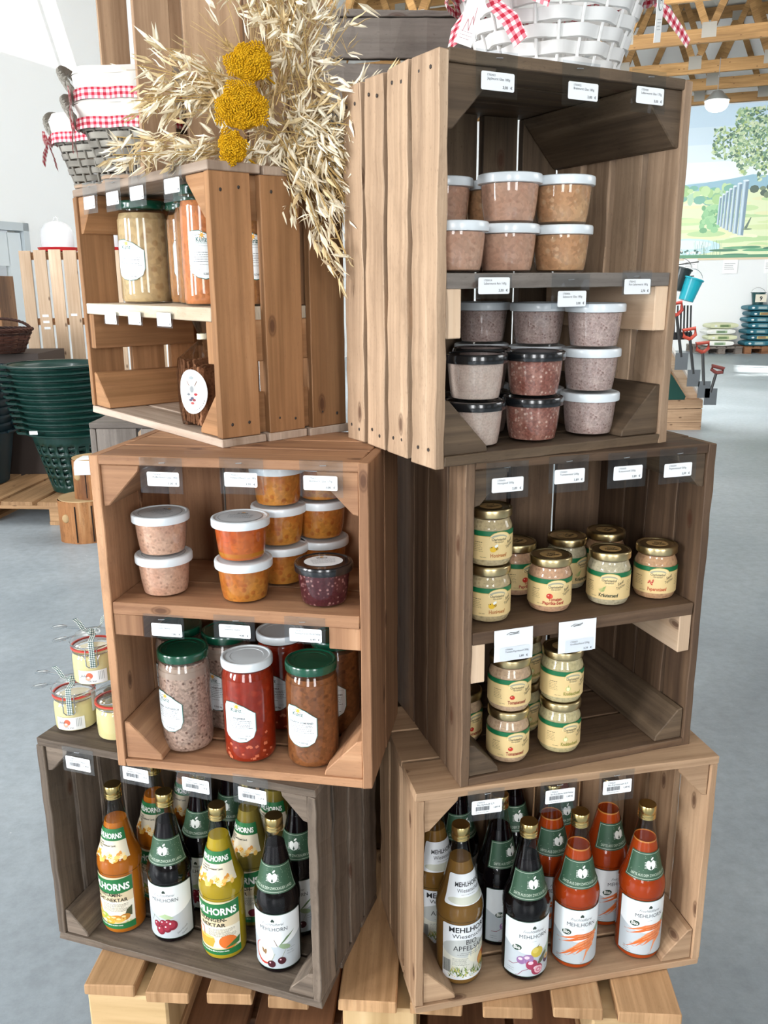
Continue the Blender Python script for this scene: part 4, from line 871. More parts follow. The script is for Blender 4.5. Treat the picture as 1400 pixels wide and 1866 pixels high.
# tall preserve jars
TJ = [(.033, .0005), (.0375, .002), (.0402, .008), (.0408, .02), (.0408, .128), (.0400, .138), (.0375, .147), (.0362, .151), (.0362, .160)]
def tall_jar(fill, lid, rot=-8, full=.149, lab=True, head=None):
    root = thing('tall_preserve_jar', '', 'jar'); ps = smooth_prof(TJ, 3)
    bm = NB(); lathe(bm, ps, 48); obj('glass_body', bm, GLASS, root, True)
    bm = NB(); pr = lower_to(ps, full, .0012); pr[0] = (pr[0][0]-.001, .0028); lathe(bm, [p for i, p in enumerate(pr) if i == 0 or p[1] > .003], 48); obj('jar_filling', bm, fill, root, True)
    if head: bm = NB(); lathe(bm, [(r-.0007, z) for r, z in ps if head[1] < z < head[2]], 48, cap=(False, False)); obj('broth_layer', bm, head[0], root, True)
    bm = NB(); lathe(bm, [(.0380, .1535), (.0398, .1545), (.0402, .157), (.0402, .1645), (.0392, .1668), (.0372, .1677), (.0350, .1672), (.034, .1660), (.026, .1660), (.0255, .1655), (.001, .1655)], 48); obj('lid', bm, lid, root, True)
    P = Print(); w = .0255
    def shape(k): return [(-w*k, -.004-.001*k)] + [(-w*k + .006*0 + x, y) for x, y in ()] + []
    def outline(g):
        p = [(-w-g, .012), (-w-g, .056+g*.2), (-w*.86, .0635+g), (-w*.3, .0645+g), (w*.35, .0585+g), (w+g, .047), (w+g, .018), (w*.85, .007-g*.5), (w*.45, .0005-g), (0, -.0015-g), (-w*.5, .001-g), (-w*.86, .006-g*.6)]; return p
    P.poly(outline(.0011), '#2d6b62', 1); P.poly(outline(0), '#e9f0f2', 2)
    for k in range(7): a = math.radians(k*51+10); P.line(-.003, .0585, -.003 + .0052*math.cos(a), .0585 + .0052*math.sin(a), .0011, '#e3a63b', 3)
    P.ell(-.003, .0585, .0026, .0026, '#eeb13f', 3.2); P.curve([(-.022, .056), (-.019, .0595), (-.013, .058), (-.009, .0595), (.002, .054)], .0005, '#3f6f68', 3.3); P.curve([(-.021, .0545), (-.018, .057), (-.018, .0535), (-.015, .0555)], .0005, '#3f6f68', 3.3)
    P.text('Künz', -.004, .0495, .0092, '#2f5d57', bold=.015, width=.018); P.rect(-.021, .0465, .023, .0467, '#3f6f68', 3); P.prose(-.022, .022, .0475, 1, .002, '#5b8a84', seed=2); P.prose(-.012, .012, .0435, 1, .002, '#5b6f70', seed=4)
    P.text({'L': 'LINSEN VEGETARISCH', 'S': 'SOLJANKA', 'G': 'GULASCH VOM RIND'}[lab], 0, .0375, .0042, '#23282c', bold=.02) if isinstance(lab, str) else None
    P.prose(-.02, .021, .0345, 5, .0031, '#4c5357', h=.0007, seed=9, center=True); P.prose(-.009, .009, .0175, 1, .003, '#23282c', seed=11)
    P.prose(-.02, -.008, .0105, 1, .003, '#4c5357', seed=3); P.text('0,560 kg', .004, .004, .0042, '#23282c', bold=.01); P.prose(.009, .019, .0095, 1, .003, '#4c5357', seed=6)
    P.build('front_label', root, on_cyl(.0408, math.radians(rot), .040), .004)
    return root
F_.update(linsen=paste('lentil_stew', '#ab9082', '#6d5146', 55, .9, .5, second='#b9a090'), solj=paste('tomato_solyanka', '#94260f', '#b84a2a', 28, .4, .4, second='#9c3212'), gul=paste('beef_goulash', '#83502c', '#643a20', 36, .7, .5, second='#85532e'),
 nudel=paste('noodle_broth', '#cdb183', '#9c6e44', 24, .4, .5, second='#d6be92'), gem=paste('carrot_stew', '#d58350', '#a05c34', 30, .5, .6, second='#d28a58'), brown=paste('brown_roast_stew', '#b07c4c', '#84542e', 30, .5, .6))
BROTH = juice('pale_broth', '#a18f82', cloud='#8f8076'); DICE = plain('#cf6e4c', .4)
def solj():
    r = tall_jar(F_['solj'], WLID, -4, .150, 'S'); bm = NB(); q = random.Random(3)
    for i in range(22):
        a = q.uniform(-1.3, 1.3); z = q.uniform(.008, .032) if i < 17 else q.uniform(.03, .05); s = q.uniform(.002, .0065); R = .0399
        c = Vector((R*math.sin(a), -R*math.cos(a), z)); t = Vector((math.cos(a), math.sin(a), 0)); k = q.uniform(-.5, .5); u = t*math.cos(k) + UP*math.sin(k); w = UP*math.cos(k) - t*math.sin(k); n = Vector((math.sin(a), -math.cos(a), 0))
        board(bm, c - u*s/2 - w*s*.35, u*s, w*s*.7, n*.0006)
    obj('diced_pieces', bm, DICE, r); return r
KT = {'linsen': lambda: tall_jar(F_['linsen'], GLID, -22, .148, 'L', (BROTH, .118, .147)), 'solj': solj, 'gul': lambda: tall_jar(F_['gul'], GLID, -12, .146, 'G'),
 'nudel': lambda: tall_jar(F_['nudel'], GLID, 14, .148), 'gem': lambda: tall_jar(F_['gem'], GLID, 28, .146), 'brown': lambda: tall_jar(F_['brown'], GLID, 28, .146)}
def put_tall(ck, kind, u, v, z, label, rot=0, scale=None):
    c = CR[ck]; place('t'+kind, KT[kind], c.w(u, v, z), c.a + math.radians(rot), label, None, scale)
put_tall('B', 'linsen', -.112, .066, .014, 'tall lentil stew jar with dark green lid, left on the floor of rosy crate')
put_tall('B', 'solj', -.002, .054, .014, 'tall red tomato stew jar with white lid in the centre of rosy crate')
put_tall('B', 'gul', .100, .056, .014, 'tall brown goulash jar with green lid, right on the floor of rosy crate')
put_tall('B', 'linsen', -.070, .146, .014, 'tall shaded stew jar with green lid behind lentil jar and red jar', 10)
put_tall('B', 'solj', .020, .160, .014, 'tall shaded red jar with white lid behind the red tomato stew jar')
put_tall('B', 'gul', .115, .152, .014, 'tall shaded goulash jar with green lid behind the right goulash jar', 12)
put_tall('B', 'linsen', -.158, .156, .014, 'tall shaded jar with green lid at the rear left corner of rosy crate floor')
put_tall('A', 'nudel', -.146, .082, .2022, 'wide tall jar of pale noodle broth with green lid in the honey crate', 14, (1.10, 1.10, 1.04))
put_tall('A', 'gem', .122, .060, .2022, 'tall orange stew jar, nearest of three in a row in the honey crate', 30, (.92, .92, 1.06))
put_tall('A', 'brown', .040, .092, .2022, 'tall brown stew jar, middle of three in a row in the honey crate', 30, (.92, .92, 1.04))
put_tall('A', 'brown', -.042, .118, .2022, 'tall brown stew jar, furthest of three in a row in the honey crate', 24, (.92, .92, 1.0))
put_tall('A', 'brown', .186, .110, .2022, 'dark tall jar seen only through the side gap of the honey crate', 30, (.92, .92, 1.02))

# mustard jars
MJ = [(.026, .0005), (.0295, .0018), (.0322, .007), (.0332, .014), (.0332, .054), (.0328, .060), (.0300, .067), (.0288, .071), (.0288, .076)]
def mustard(fill, name, col, art, lines=1):
    root = thing('mustard_jar', '', 'jar'); ps = smooth_prof(MJ, 3)
    bm = NB(); lathe(bm, ps, 44); obj('glass_body', bm, GLASS, root, True)
    bm = NB(); pr = lower_to(ps, .071, .0010); pr[0] = (pr[0][0]-.001, .0026); lathe(bm, [p for i, p in enumerate(pr) if i == 0 or p[1] > .003], 44); obj('jar_filling', bm, fill, root, True)
    bm = NB(); lathe(bm, [(.0305, .0735), (.0318, .0742), (.0322, .076), (.0322, .0838), (.0314, .0857), (.0298, .0866), (.0284, .0862), (.0276, .0850), (.001, .0850)], 48); obj('lid', bm, GOLDF, root, True)
    P = Print(); R = .0332; L = math.pi*R*.98
    P.rect(-L, 0, L, .043, '#e3c78e', 1); P.rect(-L, .036, L, .0435, '#0f6b41', 2); P.rect(-L, .0352, L, .036, '#c9a95c', 2)
    P.ell(.002, .033, .0165, .0095, '#c9a95c', 2.3); P.ell(.002, .0325, .0160, .0092, '#ead39c', 2.6); P.rect(-.016, .0245, .02, .033, '#e3c78e', 2.8)
    P.ell(0, .0325, .013, .006, '#a8a690', 2.9, a0=10, a1=170); P.ell(.001, .031, .012, .005, '#ead39c', 3, a0=0, a1=180)
    P.text('Charlottenhof', 0, .0295, .0052, '#2c3430', width=.0225, bold=.02); P.text('Härtensdorf', 0, .0262, .0036, '#2c3430', width=.014, bold=.01)
    P.text('Senf', .019, .0255, .006, '#3a3428', rot=26, shear=.3, bold=.02); P.text('Töpfchen', .019, .0195, .0062, '#3a3428', rot=24, shear=.3, width=.015)
    P.prose(-.037, -.024, .026, 1, .003, '#3c3422', h=.0009, seed=7); P.prose(-.038, -.022, .023, 5, .0026, '#6b6046', seed=2); P.prose(.030, .042, .029, 7, .0026, '#6b6046', seed=4)
    if lines == 2: P.text(name[0], .0, .0095, .0072, col, width=.0215, bold=.03); P.text(name[1], -.003, .0035, .0072, col, width=.0325, bold=.03)
    else: P.text(name, .000, .0045, .0080, col, width=.0295 if len(name) > 9 else .0255, bold=.03)
    P.prose(-.028, -.016, .004, 1, .002, '#4c4432', seed=5)
    art(P); P.build('front_label', root, on_cyl(R, 0, .0125), .0035)
    P = Print(); P.ell(0, 0, .0172, .0172, '#7c6236', .5, n=28); P.ell(0, 0, .0166, .0166, '#c29a62', 1, n=28); P.text('Senf', .002, .001, .0075, '#1f1a12', rot=8, bold=.02, shear=.3); P.text('Töpfchen', .002, -.007, .0085, '#1f1a12', rot=8, bold=.03, shear=.3, width=.021); P.ell(-.004, .009, .008, .003, '#8d7a55', 2, a0=0, a1=180)
    P.build('lid_label', root, on_top(.085), None)
    return root
def a_bee(P): P.ell(-.009, .0165, .0048, .0042, '#e3b61f', 4); P.ell(-.0045, .0175, .0032, .0026, '#d9a91a', 4.2, rot=35); P.line(-.0055, .0195, -.0035, .0155, .0008, '#2c2410', 4.5); P.line(-.0035, .0200, -.002, .0165, .0008, '#2c2410', 4.5); P.ell(-.0045, .0215, .003, .002, '#eef0ea', 4.6, rot=40); P.ell(-.011, .0195, .0009, .0009, '#2c2410', 4.5, n=6); P.ell(-.0135, .019, .0006, .0006, '#2c2410', 4.5, n=6)
def a_tom(P): P.ell(-.0095, .017, .0046, .0042, '#c4301f', 4); P.ell(-.011, .018, .0012, .0009, '#f0b0a0', 4.3); P.ell(-.0062, .0165, .0018, .003, '#d8543a', 4.2)
def a_tom1(P): P.ell(-.008, .0155, .0038, .0034, '#c4301f', 4); P.ell(-.009, .0165, .001, .0008, '#f0b0a0', 4.3); P.ell(-.008, .019, .0016, .0006, '#4d7a35', 4.3)
def a_herb(P):
    for k in range(7): P.line(-.012+k*.0008, .0125+k*.0012, -.015+k*.0018, .016+k*.0010, .0006, '#7fae62', 4); P.line(-.012+k*.0008, .0125+k*.0012, -.007+k*.0004, .0135+k*.0012, .0006, '#6b9b50', 4)
def a_chili(P):
    for x, y, r in ((-.013, .019, 60), (-.0095, .0165, 120), (-.0075, .020, 75)): P.ell(x, y, .0035, .0013, '#c23a24', 4, rot=r); P.ell(x, y+.0005, .0015, .0004, '#efa690', 4.3, rot=r)
def a_garlic(P): P.ell(-.008, .0155, .0042, .0036, '#c9c77a', 4); P.ell(-.008, .0155, .0026, .0034, '#e6e3b4', 4.3); P.poly([(-.009, .018), (-.007, .018), (-.0075, .0225)], '#b3b06a', 4.4)
FM = {k: paste('mustard_'+k, a, b, 60, .35, .35, second=c) for k, a, b, c in (('honey', '#cbb68c', '#7d6644', '#d8c59c'), ('tompap', '#d8aa88', '#a06a50', '#e2ba9a'), ('herb', '#cfc3a4', '#7f7a5a', '#dacfb2'), ('chili', '#d6a880', '#a4664a', '#dfb690'), ('tom', '#d3b292', '#9c6c50', '#dcc0a2'), ('garlic', '#d3c596', '#8f8058', '#ddd0a6'))}
KM = {'honey': lambda: mustard(FM['honey'], 'Honigsenf', '#b0703a', a_bee), 'tompap': lambda: mustard(FM['tompap'], ('Tomaten-', 'Paprika-Senf'), '#a8352a', a_tom, 2), 'herb': lambda: mustard(FM['herb'], 'Kräutersenf', '#2f3a26', a_herb),
 'chili': lambda: mustard(FM['chili'], 'Peperonisenf', '#c0603a', a_chili), 'tom': lambda: mustard(FM['tom'], 'Tomatensenf', '#8f2f22', a_tom1), 'garlic': lambda: mustard(FM['garlic'], 'Knoblauchsenf', '#8f8a3c', a_garlic)}
def put_mus(kind, u, v, z, labels, rot=0):
    c = CR['E']
    for i, lb in enumerate(labels): place('m'+kind, KM[kind], c.w(u, v, z + i*.0868), c.a + math.radians(rot), lb, None)
put_mus('honey', -.140, .054, .2483, ['honey mustard jar with bee label, lower of the front left pair on the dark shelf', 'honey mustard jar with bee label, upper of the front left pair on the dark shelf'], 0)
put_mus('honey', -.149, .130, .2483, ['gold lid mustard jar behind the honey mustard pair, lower', 'gold lid mustard jar behind the honey mustard pair, upper, its lid at the crate corner'], 6)
put_mus('tompap', -.034, .060, .2483, ['tomato and pepper mustard jar with red writing, front of the dark shelf'], -12)
put_mus('herb', .067, .056, .2483, ['herb mustard jar with dark green writing, front of the dark shelf'], -30)
put_mus('chili', .152, .056, .2483, ['chilli mustard jar with orange writing, front right on the dark shelf'], -27)
put_mus('tompap', -.052, .142, .2483, ['mustard jar in second row between honey pair and tomato and pepper jar'], 18)
put_mus('herb', .040, .142, .2483, ['mustard jar in second row left behind the herb mustard'], 24)
put_mus('chili', .118, .150, .2483, ['mustard jar in second row between herb and chilli mustard'], 20)
put_mus('tom', -.104, .046, .0135, ['tomato mustard jar, lower of the left pair on the floor of the dark crate', 'tomato mustard jar, upper of the left pair on the floor of the dark crate'], -4)
put_mus('garlic', -.013, .046, .0135, ['garlic mustard jar, lower of the right pair on the floor of the dark crate', 'garlic mustard jar, upper of the right pair on the floor of the dark crate'], 2)
put_mus('tom', -.150, .122, .0135, ['mustard jar in shade at the left inner side of the dark crate floor'], 20)
put_mus('garlic', -.045, .122, .0135, ['shaded mustard jar at the back between the two pairs, lower', 'shaded mustard jar at the back between the two pairs, upper'], 18)
TAGS = [
 ('A', -0.162, 0.384, 0.068, 0.045, -0.164, 0.372, 0.061, 0.020, '', '', '', 'top board of the honey crate, leftmost of four'),
 ('A', -0.064, 0.382, 0.061, 0.045, -0.065, 0.372, 0.055, 0.019, '', '', '', 'top board of the honey crate, second of four'),
 ('A', 0.030, 0.383, 0.063, 0.046, 0.029, 0.373, 0.054, 0.020, '', '', '', 'top board of the honey crate, third of four'),
 ('A', 0.150, 0.382, 0.059, 0.043, 0.150, 0.374, 0.052, 0.021, '', '', '', 'top board of the honey crate, rightmost of four'),
 ('A', -0.115, 0.179, 0.062, 0.022, -0.115, 0.179, 0.053, 0.020, '', '', '', 'shelf of the honey crate, left'),
 ('A', -0.016, 0.181, 0.058, 0.021, -0.016, 0.181, 0.050, 0.019, '', '', '', 'shelf of the honey crate, middle'),
 ('A', 0.093, 0.182, 0.056, 0.025, 0.093, 0.182, 0.052, 0.023, '', '', '', 'shelf of the honey crate, right'),
 ('B', -0.094, 0.478, 0.068, 0.045, -0.091, 0.469, 0.054, 0.021, '1700404', 'Pfefferfleisch Glas 180g', '3,00', 'top board of the rosy crate, left above the pink jars'),
 ('B', 0.025, 0.481, 0.067, 0.044, 0.024, 0.472, 0.054, 0.021, '1700405', 'Frühstücksfleisch Glas 180g', '3,00', 'top board of the rosy crate, middle'),
 ('B', 0.139, 0.481, 0.061, 0.042, 0.138, 0.471, 0.051, 0.020, '170421', 'Blutwurst Glas 170g', '3,00', 'top board of the rosy crate, right above the dark jar'),
 ('B', -0.108, 0.244, 0.070, 0.037, -0.103, 0.239, 0.054, 0.023, '1700410', 'Linsen 560ml', '3,80', 'shelf edge of the rosy crate above the lentil jar'),
 ('B', 0.002, 0.249, 0.063, 0.038, 0.003, 0.244, 0.054, 0.023, '1700403', 'Soljanka 560ml', '4,80', 'shelf edge of the rosy crate above the red jar'),
 ('B', 0.109, 0.252, 0.061, 0.041, 0.110, 0.245, 0.052, 0.021, '1700413', 'Gulasch vom Rind 560g', '6,49', 'shelf edge of the rosy crate above the goulash jar'),
 ('C', -0.169, 0.375, 0.061, 0.045, -0.169, 0.370, 0.054, 0.029, '1700619', 'Multi-Vitamin-Nektar 0,7l', '1,49', 'grey bottle crate, leftmost'),
 ('C', -0.059, 0.373, 0.058, 0.043, -0.058, 0.371, 0.051, 0.032, '1700604', 'Sanddorn-Nektar 0,7l', '1,29', 'grey bottle crate, second from left'),
 ('C', 0.048, 0.376, 0.063, 0.050, 0.052, 0.373, 0.052, 0.030, '1700603', 'Apfel-Orangen-Nektar 0,7l', '1,29', 'grey bottle crate, third from left'),
 ('C', 0.148, 0.382, 0.060, 0.049, 0.151, 0.375, 0.050, 0.028, '1700601', 'Apfel-Kirsch-Nektar 0,7l', '1,29', 'grey bottle crate, rightmost'),
 ('D', -0.122, 0.480, 0.060, 0.050, -0.121, 0.468, 0.049, 0.023, '1700403', 'Jagdwurst Glas 180g', '3,00', 'top board of the large crate, left'),
 ('D', 0.006, 0.480, 0.060, 0.047, 0.009, 0.468, 0.051, 0.022, '1700402', 'Bratwurst Glas 180g', '3,00', 'top board of the large crate, middle'),
 ('D', 0.119, 0.481, 0.060, 0.047, 0.121, 0.472, 0.050, 0.024, '1700400', 'Leberwurst Glas 170g', '3,00', 'top board of the large crate, right'),
 ('D', -0.119, 0.230, 0.057, 0.030, -0.119, 0.231, 0.051, 0.022, '1700414', 'Leberwurst fein 160g', '3,00', 'grey shelf of the large crate, left'),
 ('D', 0.005, 0.223, 0.064, 0.045, 0.007, 0.213, 0.054, 0.022, '1700406', 'Sülzwurst Glas 180g', '3,00', 'grey shelf of the large crate, middle one hanging low'),
 ('D', 0.121, 0.233, 0.054, 0.033, 0.121, 0.228, 0.050, 0.019, '1700415', 'Rot-Leberwurst 185g', '2,70', 'grey shelf of the large crate, right'),
 ('E', -0.142, 0.475, 0.064, 0.047, -0.142, 0.465, 0.051, 0.023, '1700605', 'Honigsenf 200g', '3,89', 'top board of the dark crate, leftmost'),
 ('E', -0.047, 0.477, 0.063, 0.048, -0.046, 0.470, 0.051, 0.022, '1700601', 'Tomatensenf 200g', '3,89', 'top board of the dark crate, second'),
 ('E', 0.048, 0.476, 0.064, 0.047, 0.049, 0.468, 0.054, 0.024, '1700600', 'Kräutersenf 200g', '3,89', 'top board of the dark crate, third'),
 ('E', 0.134, 0.476, 0.066, 0.047, 0.134, 0.466, 0.056, 0.022, '1700604', 'Peperonisenf 200g', '3,89', 'top board of the dark crate, rightmost'),
 ('E', -0.124, 0.224, 0.062, 0.049, -0.122, 0.211, 0.053, 0.019, '1700602', 'Tomate-Paprikasenf 200g', '3,89', 'shelf of the dark crate, left'),
 ('E', -0.019, 0.223, 0.063, 0.055, -0.015, 0.208, 0.051, 0.022, '1700603', 'Knoblauchsenf 200g', '3,29', 'shelf of the dark crate, right'),
 ('F', -0.141, 0.374, 0.058, 0.049, -0.140, 0.367, 0.050, 0.022, '1700624', 'Bio-Apfelsaft 0,7l', '1,89', 'pine bottle crate, left'),
 ('F', -0.024, 0.373, 0.060, 0.044, -0.022, 0.369, 0.052, 0.028, '1700625', 'Bio-Rote-Beete-Apfel-Nektar', '1,49', 'pine bottle crate, middle'),
 ('F', 0.072, 0.377, 0.059, 0.044, 0.073, 0.372, 0.051, 0.026, '1700626', 'Bio-Karottensaft 0,7l', '1,49', 'pine bottle crate, right'),
]
WPAPER = plain('#eef1f3', .6); STAPLE = plain('#c4c8cc', .3, 1.0)
def price_tag(ck, u, z, w, h, lu, lz, lw, lh, num, txt, pr, where):
    c = CR[ck]; dark = ck in 'CF'; sheet = ck == 'E' and z < .3; small = ck == 'A'
    what = 'white paper price card' if sheet else 'clear price tag'
    root = thing('price_tag', '%s on the %s' % (what, where), 'price tag', c.w(u, -.0022, z), c.a, 'price tags stapled to the crates')
    tilt = rnd.uniform(-.03, .03); w = min(w, .064); h = max(min(h, .05), .022)
    if ck in 'ABDEF' and z > .26 and not sheet: h = max(h, .052); zc = -.004
    else: zc = 0
    bm = NB(); x0, x1, y0, y1 = -w/2, w/2, zc-h/2, zc+h/2; n = 7; rows = 6; uvl = bm.loops.layers.uv.verify(); g = []
    ph = rnd.uniform(0, 6)
    for j in range(rows+1):
        row = []
        for i in range(n+1):
            x = x0 + w*i/n; y = y0 + h*j/rows; b = -.0006 - .0012*(1-j/rows) + .0005*math.sin(i*1.7+ph)*math.sin(j*1.3+ph)
            row.append(bm.verts.new((x, b, y)))
        g.append(row)
    for j in range(rows):
        for i in range(n): bm.faces.new((g[j][i], g[j][i+1], g[j+1][i+1], g[j+1][i]))
    o = obj('sheet' if sheet else 'plastic_sleeve', bm, WPAPER if sheet else PLASTIC, root, True)
    if not sheet:
        pass
    P = Print(); cw, ch = (.048, .0205) if not small else (.049, .0205)
    if dark: ch = .0235
    px, pz = lu-u, lz-z
    if not sheet: P.rrect(px-cw/2, pz-ch/2, px+cw/2, pz+ch/2, .0022, '#f0f3f5', 1)
    else: P.rrect(px-cw/2, pz-ch/2, px+cw/2, pz+ch/2, .0022, '#dfe6ee', 1)
    L = px - cw/2 + .0085; T = pz + ch/2
    if not num: P.prose(L, L+.03, T-.0065, 2, .004, '#7c8388', seed=int(u*900)+40)
    if num: P.text(num, L, T-.0048, .0036, '#4c5358', align='L'); tw = text_geo(txt)
    wd = (max(v[0] for v in tw[0])-min(v[0] for v in tw[0]))*.0040 if txt else 0
    if txt: P.text(txt, L, T-.0088, .0040, '#3c4348', width=min(wd, .0375), align='L')
    if dark: P.bars(L-.002, L+.020, T-.0175, T-.0105, seed=int(z*1000)); P.prose(L-.002, L+.020, T-.0205, 1, .003, '#4c5358', seed=4); P.text(pr + ' €', px+cw/2-.003, T-.0155, .0042, '#2c3338', align='R', bold=.01)
    elif not pr: P.rect(px+cw/2-.006, pz-ch/2+.003, px+cw/2-.003, pz-ch/2+.005, '#4c5358', 3)
    else: P.text(pr, px+cw/2-.0095, pz-ch/2+.0028, .0045, '#2c3338', align='R', bold=.01); P.text('€', px+cw/2-.003, pz-ch/2+.0028, .0045, '#2c3338', align='R', bold=.01)
    if sheet: P.curve([(-.012, .017), (-.006, .020), (.002, .0185), (.008, .0205), (.004, .0175), (-.008, .0165)], .0006, '#2b2b2e', 2)
    P.build('printed_card', root, lambda x, y, o: Vector((x, -.0019-o, y)), None)
    if not (small and z < .25):
        bm = NB(); sy = y1-.008; s = rnd.uniform(-.004, .004); tube(bm, [(s-.0045, -.0005, sy), (s-.0043, -.0016, sy), (s+.0043, -.0016, sy+.0006), (s+.0045, -.0005, sy+.0006)], .0005, 5); obj('staple', bm, STAPLE, root)
for t in TAGS: price_tag(*t)

# bag of crispbread on the floor of the honey crate
def bread_bag():
    c = CR['A']; root = thing('crispbread_bag', 'cellophane bag of brown crispbread with white oval sticker in the honey crate', 'bag of crispbread', c.w(.105, .056, .0142), c.a-.05)
    q = random.Random(5)
    for k in range(8):
        bm = NB(); x = -.034 + k*.0092; wid = .060 + q.uniform(-.006, .002); hh = .098 + q.uniform(-.014, .006); th = .0062; n = 12; pts = []
        for i in range(n+1): pts.append((-wid/2 + wid*i/n, .003 + q.uniform(-.001, .0016)))
        for i in range(1, n+1): pts.append((wid/2 + q.uniform(-.002, .0012), .003 + hh*i/n))
        for i in range(1, n+1): pts.append((wid/2 - wid*i/n, .003 + hh + q.uniform(-.003, .002)))
        for i in range(1, n): pts.append((-wid/2 + q.uniform(-.0012, .002), .003 + hh - hh*i/n))
        a = q.uniform(-.06, .06); prism(bm, [(x + y*math.sin(a)*.15, px, y) for px, y in pts], (th, 0, 0)); obj('crispbread_slice', bm, CRISP, root, bevel=.001)
    bm = NB(); prof = [(.031, .0012), (.037, .004), (.0395, .03), (.040, .085), (.037, .108), (.027, .122), (.012, .134), (.0085, .140), (.0095, .146), (.019, .160), (.022, .176)]
    def rf(t): return 1 + .10*abs(math.cos(2*t+.3))**2*0 + .035*math.sin(7*t) + .02*math.sin(13*t+1)
    lathe(bm, prof, 56, rf=lambda t: rf(t)/max(abs(math.cos(t))**.55 + abs(math.sin(t))**.55, 1)**.35 * 1.22, cap=(True, False))
    for v in bm.verts:
        if v.co.z > .12: k = .75; v.co.y *= k
        v.co.x += .0012*math.sin(v.co.z*260 + v.co.y*150); v.co.y += .0012*math.sin(v.co.z*210 + v.co.x*190)
    obj('cellophane', bm, FILM, root, True)
    bm = NB(); lathe(bm, [(.0098, .1355), (.0105, .136), (.0105, .1445), (.0098, .145)], 20, cap=(False, False)); obj('paper_band', bm, plain('#efe6c8', .6), root, True)
    P = Print(); P.ell(0, 0, .0245, .035, '#eceeee', 1, n=36); P.ell(0, .022, .004, .0025, '#9aa4a6', 2); P.prose(-.005, .006, .0155, 1, .003, '#6a7072', seed=4)
    P.line(-.008, .017, -.004, .009, .0012, '#7a5a4a', 3); P.line(.009, .017, .005, .009, .0012, '#7a5a4a', 3); P.ell(0, .004, .005, .008, '#b9bcbc', 3); P.ell(0, .004, .003, .005, '#8d9294', 3.3)
    for x, y, cc in ((-.006, -.004, '#6f7478'), (.006, -.004, '#b3262c'), (0, -.010, '#3c3f58'), (-.003, -.013, '#4a4358'), (.003, -.013, '#8a3038'), (0, -.018, '#b04038')): P.ell(x, y, .003, .0022, cc, 3.5, n=8)
    for k in range(16): a = math.radians(-150 + k*8); P.rect(.021*math.cos(a), .030*math.sin(a), .021*math.cos(a)+.0012, .030*math.sin(a)+.0014, '#8b9092', 3)
    def m(x, y, o):
        t = .62 + x/.046; R = .0478 + .0*y; return Vector(((R+o)*math.sin(t), -(R+o)*math.cos(t)*.98, .057+y))
    P.build('oval_sticker', root, m, .003)
CRISP = paste('crispbread_crumb', '#9c6c4e', '#5d3a28', 60, .6, .5, second='#b48462', rough=.7)
bread_bag()

